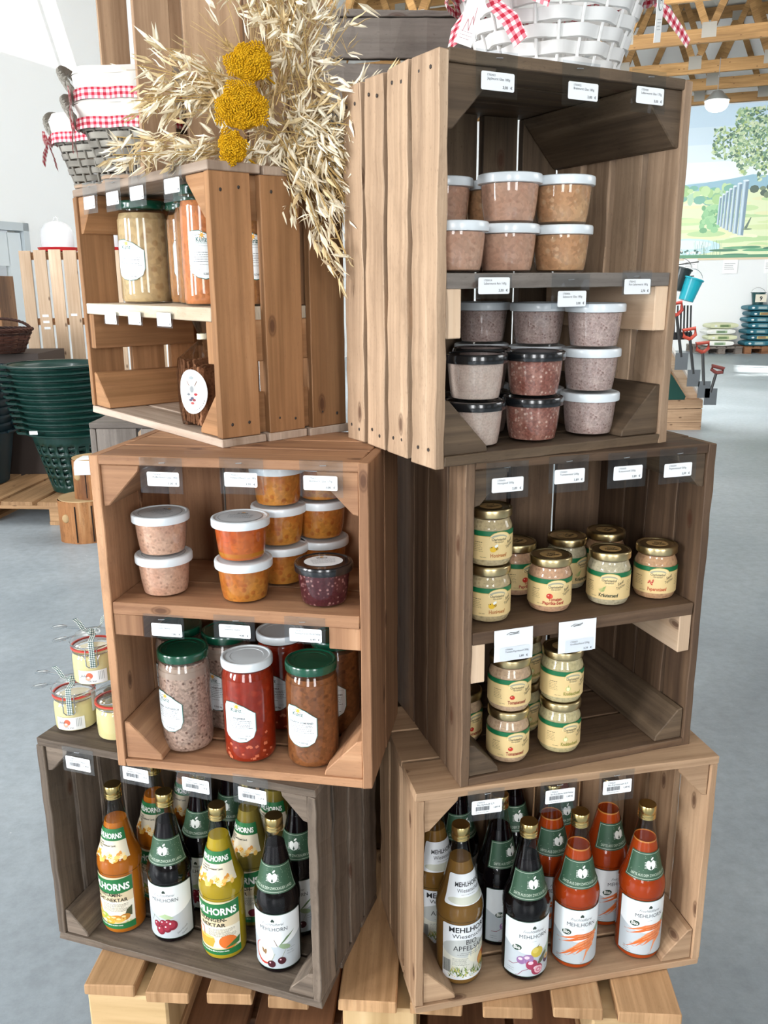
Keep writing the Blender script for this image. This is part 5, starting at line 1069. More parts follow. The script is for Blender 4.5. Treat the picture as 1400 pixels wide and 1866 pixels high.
# swing-top jars on the grey crate
YOLK = juice('yellow_liqueur', '#d2c790', cloud='#dad09e'); REDG = plain('#d8493c', .45); WIRE = plain('#b9bec2', .22, 1.0); SPOON = glassmat('#eef2f4', 'clear_plastic_spoon', 1.0, .22)
def swing_jar():
    root = thing('swing_top_jar', '', 'jar'); ps = smooth_prof([(.030, .0005), (.0335, .002), (.0355, .008), (.0358, .04), (.0350, .048), (.0325, .053), (.0325, .060)], 3)
    bm = NB(); lathe(bm, ps, 40); obj('glass_body', bm, GLASS, root, True)
    bm = NB(); pr = lower_to(ps, .052, .0012); pr[0] = (pr[0][0], .003); lathe(bm, [p for i, p in enumerate(pr) if i == 0 or p[1] > .0035], 40); obj('jar_filling', bm, YOLK, root, True)
    bm = NB(); lathe(bm, [(.032, .0605), (.0358, .0608), (.0358, .0630), (.032, .0635)], 40, cap=(False, False)); obj('rubber_ring', bm, REDG, root, True)
    bm = NB(); lathe(bm, smooth_prof([(.034, .0636), (.0362, .066), (.0355, .072), (.030, .078), (.026, .081), (.0255, .083), (.001, .083)], 2), 40, cap=(True, False)); obj('glass_lid', bm, GLASS, root, True)
    bm = NB(); ring = lambda R, z, a0, a1, n=24: [(R*math.sin(math.radians(a0+(a1-a0)*i/n)), -R*math.cos(math.radians(a0+(a1-a0)*i/n)), z) for i in range(n+1)]
    tube(bm, ring(.0338, .0555, -170, 170), .0009, 6); tube(bm, ring(.0372, .0700, -90, 90), .0009, 6)
    for s in (-1, 1):
        tube(bm, [(s*.009, -.0375, .068), (s*.0095, -.0385, .055), (s*.0095, -.0385, .040), (s*.006, -.0380, .036), (0, -.0382, .0355)], .001, 6)
        tube(bm, [(s*.009, -.0375, .068), (s*.022, -.031, .070), (s*.035, -.012, .070)], .0009, 6); tube(bm, [(s*.0125, -.0365, .056), (s*.0095, -.0385, .050)], .0009, 6)
    obj('wire_clasp', bm, WIRE, root, True)
    bm = NB(); ribbon(bm, [(.001, -.0395, .036), (.001, -.0398, .055), (.001, -.0385, .070), (.0, -.032, .080), (.004, -.016, .0850), (.0, 0, .0865), (-.004, .016, .084)], (.0045, 0, 0))
    ribbon(bm, [(0, -.010, .0865), (-.010, -.018, .096), (-.016, -.020, .110), (-.022, -.022, .118)], [(.004, 0, .001)]*4); ribbon(bm, [(0, -.010, .0865), (.010, -.012, .094), (.018, -.010, .098), (.020, -.008, .112)], [(.003, 0, .003)]*4)
    ribbon(bm, [(-.006, -.012, .088), (.0, -.014, .091), (.007, -.012, .088), (.0, -.008, .086), (-.006, -.012, .088)], (0, .004, .003)); obj('gingham_ribbon', bm, GREEN_GING, root, True)
    bm = NB()
    for s, a in ((0, 205), (1, 170)):
        t = math.radians(a); d = Vector((math.cos(t), math.sin(t), .10 if s else .02)); n = Vector((-math.sin(t), math.cos(t), 0)); o = Vector((.012, -.004, .0868 + .002*s))
        tube(bm, [o, o + d*.03, o + d*.052], .0017, 6); c = o + d*.064
        for f in [0]:
            m = Matrix.Translation(c) @ Matrix.Rotation(t, 4, 'Z') @ Matrix.Diagonal((.014, .009, .0022, 1)); bmesh.ops.create_icosphere(bm, subdivisions=2, radius=1, matrix=m)
    obj('plastic_spoon', bm, SPOON, root, True)
    P = Print(); P.rect(-.022, 0, .026, .023, '#eceeee', 1); P.ell(-.003, .014, .0055, .0055, '#cf6a4c', 2); P.ell(-.0055, .009, .0045, .0035, '#e3a58c', 2.5); P.ell(-.005, .011, .002, .0018, '#f4efe8', 3); P.text('Jule', -.013, .0115, .0075, '#3a3a3c', shear=.4, lay=4); P.text('15% Vol', .000, .0028, .0045, '#4a4e50', lay=4)
    for k in range(4): P.rect(.012 + k*.0026, .006, .0127 + k*.0026, .021, '#7c8284', 3)
    P.build('front_label', root, on_cyl(.0358, -.1, .006), .004)
    P = Print(); P.rect(-.006, 0, .006, .040, '#e4e7e7', 1); P.build('paper_seal', root, on_cyl(.0362, 1.25, .030), .003)
    return root
cC = CR['C']
place('swing', swing_jar, (-.535, 1.352, .7005), .10, 'swing-top jar of yellow liqueur, lower left on the grey crate, fully visible', 'swing top jars on the grey crate')
place('swing', swing_jar, (-.452, 1.320, .7005), 1.15, 'swing-top jar with wire clasp in front, half hidden by the rosy crate', 'swing top jars on the grey crate')
place('swing', swing_jar, (-.492, 1.345, .7895), .25, 'swing-top jar stacked on top of the two other swing-top jars', 'swing top jars on the grey crate')

# ---------------------------------------------------------------- wicker baskets
def sq(p): return lambda t: 1/((abs(math.cos(t))**p + abs(math.sin(t))**p)**(1/p))
def wicker(root, mat, R0, R1, h, rows, stakes, shape, th=.0022, amp=.0022, gap=.86, z0=0.004, name='woven_body', flat=True):
    bm = NB(); uvl = bm.loops.layers.uv.verify(); n = stakes*4
    for k in range(rows):
        z = z0 + (k+.5)*h/rows; hh = h/rows*gap/2; rings = []
        for i in range(n):
            t = 2*math.pi*i/n; wv = math.cos(stakes*t*.5*2/2 + math.pi*k) if stakes % 2 == 0 else math.cos(stakes*t/2 + math.pi*k)
            wv = math.cos(stakes/2*t + math.pi*k); base = (R0 + (R1-R0)*((z-z0)/h))*shape(t); r = base + amp*wv; d = Vector((math.cos(t), math.sin(t), 0)); sl_ = (R1-R0)/h
            rings.append([bm.verts.new(d*(r + a*th + b*sl_*hh) + Vector((0, 0, z + b*hh))) for a, b in ((-.5, -1), (.5, -.86), (.5, .86), (-.5, 1))])
        for i in range(n):
            a, b = rings[i], rings[(i+1) % n]
            for q in range(4):
                f = bm.faces.new((a[q], b[q], b[(q+1) % 4], a[(q+1) % 4]))
                for lp, (uu, vv) in zip(f.loops, ((i, q), (i+1, q), (i+1, q+1), (i, q+1))): lp[uvl].uv = (uu*.01 + k*3.1, vv*.004 + k*1.7)
    o = obj(name, bm, mat, root, True)
    bm = NB()
    for i in range(stakes):
        t = 2*math.pi*(i+.0)/stakes; a, b = R0*shape(t), R1*shape(t); d = Vector((math.cos(t), math.sin(t), 0)); tube(bm, [d*a + Vector((0, 0, z0)), d*(a+b)/2 + Vector((0, 0, z0+h/2)), d*b + Vector((0, 0, z0+h))], .0022, 6)
    obj('stakes', bm, mat, root, True)
    bm = NB(); bmesh.ops.create_circle(bm, cap_ends=True, segments=40, radius=1)
    for v in bm.verts:
        t = math.atan2(v.co.y, v.co.x); v.co = Vector((math.cos(t), math.sin(t), 0))*R0*shape(t)*.98; v.co.z = z0
    r = bmesh.ops.extrude_face_region(bm, geom=bm.faces[:]); [setattr(v.co, 'z', z0+.003) for v in r['geom'] if isinstance(v, bmesh.types.BMVert)]
    obj('basket_base', bm, mat, root)
def ring_band(bm, R, z0, z1, shape, wav=0, nw=18, n=96, flare=0, seed=0, thick=.0012):
    """cloth band around the basket with folds"""
    uvl = bm.loops.layers.uv.verify(); q = random.Random(seed); ph = q.uniform(0, 6); rows = 5; g = []
    for j in range(rows+1):
        f = j/rows; z = z0 + (z1-z0)*f; row = []
        for i in range(n):
            t = 2*math.pi*i/n; r = (R + flare*f)*shape(t) + wav*(math.sin(nw*t+ph) + .5*math.sin(nw*1.7*t+2*ph))*(.4+.6*abs(math.sin(math.pi*f)))
            row.append(bm.verts.new((r*math.cos(t), r*math.sin(t), z + wav*.6*math.sin(nw*.5*t+ph))))
        g.append(row)
    for j in range(rows):
        for i in range(n):
            f = bm.faces.new((g[j][i], g[j][(i+1) % n], g[j+1][(i+1) % n], g[j+1][i])); L = 2*math.pi*R/n
            for lp, (uu, vv) in zip(f.loops, ((i, j), (i+1, j), (i+1, j+1), (i, j+1))): lp[uvl].uv = (uu*L, (z1-z0)*vv/rows)
GREYW = wood('grey_willow', '#726e67', '#979389', '#b5b1a7', blotch=.2, knots=False); WHITEW = plain('#e6e6e4', .55, name='white_willow')
LINEN = plain('#cfcbc4', .9, name='natural_linen')
def rope(bm, pts, r):
    pts = [Vector(p) for p in pts]; fine = []
    for i in range(len(pts)-1):
        for k in range(8): fine.append(pts[i].lerp(pts[i+1], k/8))
    fine.append(pts[-1]); L = 0
    for s in range(3):
        out = []; 
        for i, p in enumerate(fine):
            t = (fine[min(i+1, len(fine)-1)] - fine[max(i-1, 0)]).normalized(); a = t.cross(Vector((.1, .3, .9))).normalized(); b = t.cross(a); th = i*.42 + s*2.094
            out.append(p + (a*math.cos(th) + b*math.sin(th))*r*.55)
        tube(bm, out, r*.62, 5)
def arc(c, a, b, r, a0, a1, n=12): return [Vector(c) + Vector(a)*r*math.cos(math.radians(a0+(a1-a0)*i/n)) + Vector(b)*r*math.sin(math.radians(a0+(a1-a0)*i/n)) for i in range(n+1)]
def bow(bm, c, dx, dz, s=1.0):
    c = Vector(c); dx = Vector(dx).normalized(); dz = Vector(dz).normalized()
    for sg in (-1, 1):
        w = dz*.010*s
        ribbon(bm, [c, c + dx*sg*.012*s + dz*.006*s, c + dx*sg*.024*s + dz*.004*s, c + dx*sg*.016*s - dz*.006*s, c], [w*.3, w*.7, w*.8, w*.6, w*.3])
        ribbon(bm, [c, c + dx*sg*.010*s - dz*.016*s, c + dx*sg*.022*s - dz*.028*s, c + dx*sg*.030*s - dz*.046*s], [dx*.003*s, dx*.006*s+dz*.002*s, dx*.007*s+dz*.003*s, dx*.006*s+dz*.004*s])
def grey_basket():
    root = thing('wicker_basket', '', 'basket'); sh = sq(5)
    wicker(root, GREYW, .058, .082, .088, 7, 26, sh, th=.0028, amp=.0026)
    bm = NB(); 
    for z in (.002, .010): tube(bm, [Vector((math.cos(t), math.sin(t), 0))*.061*sh(t) + Vector((0, 0, z)) for t in [2*math.pi*i/48 for i in range(48)]], .0035, 6, closed=True)
    obj('foot_rim', bm, plain('#a88f78', .7), root, True)
    bm = NB(); ring_band(bm, .088, .092, .120, sh, .0010, 9, flare=.004, seed=1); ring_band(bm, .092, .120, .132, sh, .0014, 7, flare=-.006, seed=1); ring_band(bm, .084, .132, .06, sh, .0005, 7, flare=-.020, seed=3); obj('linen_lining', bm, LINEN, root, True)
    bm = NB(); ring_band(bm, .0905, .082, .099, sh, .0010, 22, seed=2)
    bow(bm, (-.092, -.070, .090), (.3, -.9, 0), UP, 1.0); obj('gingham_ribbon', bm, RED_GING, root, True)
    for s in (-1, 1):
        bm = NB(); rope(bm, [(s*.090, -.045, .085)] + arc((s*.098, 0, .105), (s*.62, 0, .78), (0, 1, 0), .050, -80, 80) + [(s*.090, .045, .085)], .0062); obj('rope_handle', bm, GREYW, root, True)
    return root
GB = [((-.412, 1.605, 1.6008), -.12, 'lower grey wicker basket of the front pair, linen lining and gingham ribbon', 0), ((-.412, 1.603, 1.644), -.10, 'upper grey wicker basket nested in the front one at top left', 0),
      ((-.500, 1.735, 1.6008), -.35, 'grey wicker basket standing lower behind the front pair, furthest left', 0)]
for loc, rz, lb, _ in GB: place('gb', grey_basket, loc, rz, lb, 'grey baskets on the honey crate')

def white_basket():
    c = CR['D']; p = c.w(.064, .140, .5006); root = thing('wicker_basket', 'white wicker basket with red gingham cloth on the large crate at top', 'basket', p, .35)
    one = lambda t: 1.0
    wicker(root, WHITEW, .088, .138, .150, 8, 22, one, th=.003, amp=.0038, gap=.88)
    bm = NB(); ring_band(bm, .144, .122, .185, one, .005, 13, n=160, flare=.016, seed=5); ring_band(bm, .147, .112, .124, one, .003, 21, n=160, flare=.002, seed=6)
    obj('gingham_lining', bm, BIG_GING, root, True)
    bm = NB()
    bow(bm, (-.150, -.080, .098), (.75, -.6, 0), (-.25, -.2, 1), 1.5); 
    obj('gingham_bow', bm, BIG_GING, root, True); bm = NB()
    ribbon(bm, [(-.148, -.078, .105), (-.128, -.108, .090), (-.102, -.128, .080), (-.082, -.136, .070)], [(0, -.002, .006), (.002, 0, .009), (.002, 0, .009), (.002, 0, .007)])
    obj('ribbon_end', bm, BIG_GING, root, True); bm = NB()
    ribbon(bm, [(.150, -.02, .125), (.172, -.03, .105), (.195, -.03, .085), (.212, -.03, .068)], [(0, 0, .006), (.003, 0, .008), (.003, 0, .007), (.003, 0, .006)])
    obj('ribbon_end', bm, BIG_GING, root, True)
    bm = NB(); tube(bm, [Vector((math.cos(t), math.sin(t), 0))*.094 + Vector((0, 0, .003)) for t in [2*math.pi*i/48 for i in range(48)]], .0032, 6, closed=True); obj('foot_rim', bm, WHITEW, root, True)
    for nm, px, py, pz, rz, lean in (('hanging_card', .095, -.118, .118, .55, -.22), ('price_card', -.150, -.085, .100, -.3, .30)):
        bm = NB(); board(bm, (-.011, -.0004, -.075), (.022, 0, 0), (0, .0008, 0), (0, 0, .085)); o = obj(nm, bm, plain('#f1f1ee', .6), root); o.location = (px, py, pz); o.rotation_euler = (.12, lean, rz)
        P = Print(); 
        if nm == 'hanging_card': P.ell(0, -.026, .008, .012, '#5c7472', 1); P.ell(0, -.026, .0068, .0108, '#f1f1ee', 2); P.text('H', 0, -.030, .012, '#3c5553', lay=3); P.prose(-.007, .007, -.048, 4, .004, '#56606a', seed=3)
        else: P.curve([(-.006, -.06), (-.003, -.045), (.001, -.058), (.002, -.04), (.005, -.05), (.004, -.03)], .0007, '#b8707a'); P.prose(-.008, .008, -.06, 3, .004, '#b08a90', seed=3)
        P.build('card_print', o, on_front(-.0005), None)
white_basket()

# ---------------------------------------------------------------- dried bouquet in front of the top left crate
STRAW = juice('dried_oat_husk', '#ecdfc2', .55, cloud='#f8f1de'); STRAW2 = juice('dried_oat_husk_tan', '#cdb488', .55, cloud='#e0cda4'); STEM = plain('#b99b62', .6); YAR = paste('yarrow_yellow', '#c9950f', '#8e6408', 200, .6, .5, second='#deb024', rough=.8); EAR = juice('wheat_ear', '#a98a58', .7, cloud='#c4a878')
def husk(bm, p, d, L, w, mi, q):
    """a slender two-glume husk opening at its tip"""
    d = d.normalized(); a = d.cross(Vector((q.random()-.5, q.random()-.5, q.random()-.5)))
    if a.length < .01: a = d.cross(UP)
    a.normalize(); b = d.cross(a)
    for s in (-1, 1):
        tip = p + d*L + a*s*w*1.1*q.uniform(.4, 1.8); m1 = p + d*L*.35 + a*s*w*.9; base = bm.verts.new(p); t = bm.verts.new(tip)
        ring = [bm.verts.new(m1 + b*w*.75), bm.verts.new(m1 + a*s*w*.5), bm.verts.new(m1 - b*w*.75)]; mid2 = p + d*L*.7 + a*s*w*.85; ring2 = [bm.verts.new(mid2 + b*w*.45), bm.verts.new(mid2 + a*s*w*.3), bm.verts.new(mid2 - b*w*.45)]
        for i in (0, 1):
            for f in ((base, ring[i], ring[i+1]), (ring[i], ring2[i], ring2[i+1], ring[i+1]), (ring2[i], t, ring2[i+1])): bm.faces.new(f).material_index = mi
        for f in ((base, ring[2], ring[0]), (ring[2], ring2[2], ring2[0], ring[0]), (ring2[2], t, ring2[0])): bm.faces.new(f).material_index = mi
def bouquet():
    O = Vector((-.155, 1.345, 1.668)); root = thing('dried_bouquet', 'dried bouquet of pale oats, wheat and yellow yarrow hanging at the upper left crates', 'dried flowers', O)
    q = random.Random(21)
    # direction in the picture plane (x right, z up) and depth towards the viewer (-y)
    spec = []
    U = q.uniform
    for i in range(24): spec.append((U(58, 112), U(.10, .25), (U(-.02, .06), U(-.01, .05)), U(.0, .02)))
    for i in range(30): spec.append((U(-38, 48), U(.04, .115), (U(-.01, .06), U(-.05, .05)), U(.01, .05)))
    for i in range(15): spec.append((U(-78, -36), U(.05, .12), (U(-.01, .06), U(-.05, .02)), U(.01, .04)))
    for i in range(4): spec.append((U(-70, -56), U(.15, .185), (U(.0, .04), U(-.05, -.02)), .02))
    for i in range(8): spec.append((U(176, 184), U(.14, .225), (U(-.03, .02), U(-.052, -.042)), .0))
    for i in range(9): spec.append((U(148, 178), U(.10, .20), (U(-.05, .0), U(-.01, .045)), U(.0, .015)))
    for i in range(4): spec.append((U(178, 186), U(.15, .20), (U(-.04, .0), U(.012, .03)), .0))
    for i in range(20): spec.append((U(0, 360), U(.02, .06), (U(-.03, .04), U(-.04, .04)), U(.0, .02)))
    for i, (a, L, st, droop) in enumerate(spec):
        t = math.radians(a); back = U(-.004, .034); start = Vector((st[0], U(-.015, .015), st[1]))
        d = Vector((math.cos(t), -back*8, math.sin(t))).normalized(); pts = []
        for k in range(9):
            f = k/8; p = start + d*L*f + Vector((0, 0, -droop*f*f)); pts.append(p)
        bm = NB(); tube(bm, pts, .0008, 4, mi=1)
        nsp = int(5 + L*50)
        for k in range(nsp):
            f = q.uniform(.22, 1.0)**.8; j = min(int(f*8), 7); p = pts[j].lerp(pts[j+1], f*8-j); off = Vector((q.gauss(0, 1), q.gauss(0, .8), q.gauss(0, 1)))*.011; p2 = p + off
            tube(bm, [p, p2], .00035, 3, mi=1)
            dd = (d*q.uniform(.3, 1.3) + Vector((q.gauss(0, .5), q.gauss(0, .5), q.gauss(-.35, .55)))); husk(bm, p2, dd, q.uniform(.023, .036), q.uniform(.0026, .0040), 0 if q.random() < .74 else 2, q)
        obj('oat_stalk', bm, [STRAW, STEM, STRAW2], root)
    for i in range(26):       # wheat ears with long awns, mostly towards the lower right
        if i < 15: a = q.uniform(-62, -12); L = q.uniform(.06, .13); s0 = Vector((q.uniform(.02, .07), q.uniform(-.01, .015), q.uniform(-.06, -.01)))
        else: a = q.uniform(60, 175); L = q.uniform(.02, .09); s0 = Vector((q.uniform(-.06, .03), q.uniform(-.015, .01), q.uniform(-.03, .05)))
        t = math.radians(a); d = Vector((math.cos(t), q.uniform(-.25, .1), math.sin(t))).normalized(); p0 = s0; p1 = s0 + d*L; bm = NB(); tube(bm, [p0, p1], .0009, 5, mi=1); sd = d.cross(UP).normalized(); u2 = sd.cross(d)
        for k in range(20):
            f = k/20; p = p0 + d*(L*.35 + .05*f); ang = k*2.4; o = (sd*math.cos(ang) + u2*math.sin(ang)); husk(bm, p + o*.002, d + o*.55, .011, .0019, 0, q)
            if k % 2 == 0: e = p + d*.011; tube(bm, [e, e + (d + o*.22).normalized()*q.uniform(.045, .075)], .00028, 3, mi=1)
        obj('wheat_ear', bm, [EAR, STEM], root)
    for c, rx, rz_, n in ((Vector((-.024, -.052, .058)), .032, .024, 420), (Vector((-.036, -.058, .002)), .037, .031, 560), (Vector((-.052, -.055, -.050)), .020, .024, 260)):
        bm = NB(); ball(bm, c + Vector((0, .006, 0)), 1.0, sub=3, sc=(rx*.9, .014, rz_*.9))
        for v in bm.verts: v.co += Vector((q.uniform(-1, 1), 0, q.uniform(-1, 1)))*.001
        for k in range(n):
            r = math.sqrt((k+.5)/n); th = k*2.39996; ed = 1 + .12*math.sin(3*th+c.x*90) + .08*math.sin(7*th); x = r*math.cos(th)*rx*ed; z = r*math.sin(th)*rz_*ed; y = -.012*math.sqrt(max(0, 1-r*r*.8)) - q.uniform(0, .0025)
            ball(bm, c + Vector((x, y, z)), .00175*q.uniform(.8, 1.15), sub=0)
        tube(bm, [c, c + Vector((.03, .03, -.02))], .0015, 5); obj('yarrow_head', bm, YAR, root)
bouquet()
# ---------------------------------------------------------------- left background
PINE = WD['lath']
def low_pallet(loc, rz, w, d, label, boards=5, zt=.144, mat='pallet', group='floor pallets'):
    root = thing('pallet', label, 'pallet', loc, rz, group)
    for a, b in split(w, .035, boards, .2):
        bm = NB(); board(bm, (a-w/2, 0, zt-.022), (b, 0, 0), (0, d, 0), (0, 0, .022), jit=.001); obj('deck_board', bm, WD[mat], root)
    for y in (0, d/2-.05, d-.1):
        bm = NB(); board(bm, (-w/2, y, zt-.044), (w, 0, 0), (0, .1, 0), (0, 0, .0215)); obj('cross_board', bm, WD[mat], root)
    for x in (-w/2, -.07, w/2-.14):
        for y in (.002, d/2-.06, d-.11):
            bm = NB(); board(bm, (x+.003, y, .0225), (.134, 0, 0), (0, .1, 0), (0, 0, zt-.067)); obj('spacer_block', bm, WD[mat], root)
        bm = NB(); board(bm, (x, 0, 0), (.14, 0, 0), (0, d, 0), (0, 0, .022)); obj('base_board', bm, WD[mat], root)
    return root
low_pallet((-2.52, 5.17, 0), -.10, 1.2, 1.15, 'pine floor pallet under the stacked green baskets at left')
GP = plain('#0b352e', .4, coat=.2, name='dark_green_plastic'); TUB = plain('#16323c', .45, name='dark_blue_plastic')
def laundry(body=True):
    root = thing('plastic_basket', '', 'basket'); bm = NB(); R1, R0, h = .27, .168, .385; n = 72; rows = 16; t_ = .003
    g = [[bm.verts.new(((R0+(R1-R0)*j/rows)*math.cos(2*math.pi*i/n), (R0+(R1-R0)*j/rows)*math.sin(2*math.pi*i/n), .005 + h*j/rows)) for i in range(n)] for j in range(rows+1)]
    for j in range(rows):
        for i in range(n):
            if j in (2, 3, 5, 6, 8, 9, 11, 12) and i % 3 != 0: continue
            bm.faces.new((g[j][i], g[j][(i+1) % n], g[j+1][(i+1) % n], g[j+1][i]))
    bm.faces.new(g[0][::-1]); o = obj('perforated_body', bm, GP, root, True); md = o.modifiers.new('s', 'SOLIDIFY'); md.thickness = .004
    bm = NB(); lathe(bm, [(.268, h-.012), (.285, h-.010), (.297, h-.004), (.299, h+.006), (.290, h+.010), (.272, h+.008)], 60, cap=(False, False)); obj('rim', bm, GP, root, True)
    for s in (-1, 1):
        bm = NB(); tube(bm, [(s*.285, -.06, h), (s*.335, -.045, h+.004), (s*.345, 0, h+.006), (s*.335, .045, h+.004), (s*.285, .06, h)], .009, 6)
        obj('grip', bm, GP, root, True)
    return root
words = ['lowest, holed body visible', 'second from the bottom', 'third from the bottom', 'fourth from the bottom', 'fifth from the bottom', 'sixth from the bottom', 'sixth from the top', 'fifth from the top', 'fourth from the top', 'third from the top', 'second from the top', 'topmost, open rim visible']
for k in range(12):
    place('laundry', laundry, (-1.985 - .0085*k, 5.50, .1445 + .038*k), .3 + .02*k, 'dark green plastic basket in the tall nested stack at left, ' + words[k], 'stacked green baskets')
bm = NB(); board(bm, (-2.16, 5.2055, .55), (.05, 0, 0), (0, .0015, 0), (0, 0, .022)); s = obj('price_sticker', bm, WPAPER); tag(s, 'tiny white price sticker on the lower green baskets', 'sticker')
def tub():
    root = thing('plastic_tub', '', 'tub'); bm = NB(); lathe(bm, [(.20, .0), (.262, .34), (.28, .342), (.28, .356), (.262, .356), (.197, .006), (.001, .006)], 48, cap=(True, False)); obj('tub_body', bm, TUB, root, True)
    for s_ in (-1, 1):
        bm = NB(); tube(bm, [(s_*.275, -.07, .35), (s_*.30, -.04, .352), (s_*.30, .04, .352), (s_*.275, .07, .35)], .01, 6)
        obj('grip', bm, TUB, root, True)
    return root
for k in range(9): place('tub', tub, (-2.76, 5.72, .1445 + .052*k), .2*k, 'dark blue-green plastic tub in the nested stack at the far left edge, %s' % ['lowest', 'second from bottom', 'third from bottom', 'fourth from bottom', 'middle one', 'fourth from top', 'third from top', 'second from top', 'topmost'][k], 'stacked dark tubs')
def brown_basket():
    root = thing('wicker_basket', 'dark brown willow basket with hoop handle standing on the tubs at far left', 'basket', (-2.60, 5.95, .985), .1); DW = wood('dark_willow', '#2c1913', '#4a2c22', '#6b4434', blotch=.2, knots=False)
    wicker(root, DW, .15, .215, .15, 9, 22, lambda t: 1.0, th=.004, amp=.004, gap=.9)
    bm = NB(); rope(bm, [Vector((math.cos(t), math.sin(t), 0))*.215 + Vector((0, 0, .158)) for t in [2*math.pi*i/24 for i in range(25)]], .011); obj('braided_rim', bm, DW, root, True)
    bm = NB(); rope(bm, [Vector((.21*math.cos(t), .02, .15 + .08*math.sin(t))) for t in [math.pi*i/14 for i in range(15)]], .009); obj('hoop_handle', bm, DW, root, True)
brown_basket()
bm = NB(); board(bm, (-3.05, 5.95, 0), (.70, 0, 0), (0, .5, 0), (0, 0, .98)); 
tb = obj('display_table', bm, plain('#3a2f2a', .7)); tag(tb, 'dark stand behind the tubs carrying the brown basket at far left', 'stand')
# slatted panel with poultry drinkers on top
def slat_panel():
    root = thing('slatted_stand', 'tall pale pine slat stand with two red and white drinkers on top', 'stand', (-2.66, 6.58, 0), .06)
    for i, (x, w) in enumerate(((0, .082), (.105, .086), (.212, .086), (.318, .092), (.432, .08), (.535, .085), (.64, .085), (.745, .085), (.85, .085))):
        bm = NB(); board(bm, (x, 0, .02), (w, 0, 0), (0, .02, 0), (0, 0, 1.655 + (i % 3)*.004), jit=.001); obj('upright_slat', bm, PINE, root, bevel=.001)
    for z in (.35, .75, 1.14, 1.61):
        bm = NB(); board(bm, (0, .021, z), (.935, 0, 0), (0, .02, 0), (0, 0, .05)); obj('cross_rail', bm, WD['honey'], root)
    bm = NB(); board(bm, (0, .0415, 1.645), (.935, 0, 0), (0, .42, 0), (0, 0, .02)); obj('top_shelf', bm, PINE, root)
    for x in (.0, .90):
        for y in (.43,): bm = NB(); board(bm, (x, y, 0), (.035, 0, 0), (0, .03, 0), (0, 0, 1.644)); obj('leg', bm, PINE, root)
    for k, (x, z) in enumerate(((.125, 1.20), (.127, 1.155), (.13, 1.11), (.335, 1.205))):
        bm = NB(); board(bm, (x, -.0025, z), (.045, 0, 0), (0, .0015, 0), (0, 0, .018)); obj('price_sticker', bm, WPAPER, root)
slat_panel()
RED = plain('#c01f2c', .35, coat=.3); MILK = glassmat('#f1f3f6', 'milky_plastic', 1.0, .25)
def milky():
    m, n, l, b = nmat('milky_white_plastic'); b.inputs['Base Color'].default_value = lin('#eef2f6'); b.inputs['Roughness'].default_value = .25; b.inputs['Alpha'].default_value = .78; return m
MILKY = milky()
def drinker():
    root = thing('poultry_drinker', '', 'drinker'); bm = NB(); lathe(bm, [(.10, .0), (.135, .008), (.148, .035), (.143, .037), (.128, .014), (.001, .010)], 44, cap=(True, False)); obj('red_tray', bm, RED, root, True)
    bm = NB(); lathe(bm, smooth_prof([(.118, .016), (.117, .12), (.110, .165), (.085, .20), (.045, .222), (.002, .228)], 3), 44, cap=(False, False)); obj('dome', bm, MILKY, root, True)
    bm = NB(); tube(bm, [(-.014, 0, .226), (-.014, 0, .248), (0, 0, .258), (.014, 0, .248), (.014, 0, .226)], .004, 6); obj('carry_loop', bm, MILKY, root, True)
    return root
place('drinker', drinker, (-2.445, 6.80, 1.6665), 0, 'poultry drinker with white dome and red tray, fully visible on the slat stand', 'poultry drinkers')
place('drinker', drinker, (-2.10, 6.84, 1.6665), 0, 'poultry drinker partly hidden by the honey crate, right one on the slat stand', 'poultry drinkers')
place('drinker', drinker, (-1.80, 6.86, 1.6665), 0, 'poultry drinker seen through the gap of the honey crate boards', 'poultry drinkers')
def shelf_unit():
    root = thing('shelf_unit', 'pine shelf with small wooden trays at the far left edge', 'shelf', (-3.22, 6.75, 0), .10)
    for x in (-.55, .245): bm = NB(); board(bm, (x, 0, 0), (.05, 0, 0), (0, .4, 0), (0, 0, 1.50)); obj('side_post', bm, WD['honey'], root)
    for z in (.5, .78, 1.02, 1.25, 1.47): bm = NB(); board(bm, (-.499, 0, z), (.743, 0, 0), (0, .4, 0), (0, 0, .02)); obj('shelf_board', bm, WD['honey'], root)
shelf_unit()
def tray():
    root = thing('wooden_tray', '', 'tray'); m = WD['honey']
    bm = NB(); prism(bm, [(-.17, 0, 0), (.17, 0, 0), (.20, 0, .10), (-.20, 0, .10)], (0, .012, 0)); obj('front_panel', bm, m, root)
    bm = NB(); prism(bm, [(-.17, .2, 0), (.17, .2, 0), (.20, .2, .10), (-.20, .2, .10)], (0, .012, 0)); obj('rear_panel', bm, m, root)
    bm = NB(); board(bm, (-.168, .0125, 0), (.336, 0, 0), (0, .187, 0), (0, 0, .01)); obj('tray_floor', bm, m, root)
    bm = NB(); board(bm, (-.04, -.001, .055), (.08, 0, 0), (0, .001, 0), (0, 0, .02)); obj('grip_slot', bm, plain('#1c1410', .8), root); return root
for z, lb in ((1.0405, 'upper'), (.8005, 'middle')): place('tray', tray, (-3.18, 6.80, z), .10, 'small wooden tray on the %s board of the left pine shelf' % lb, 'trays in the left shelf')
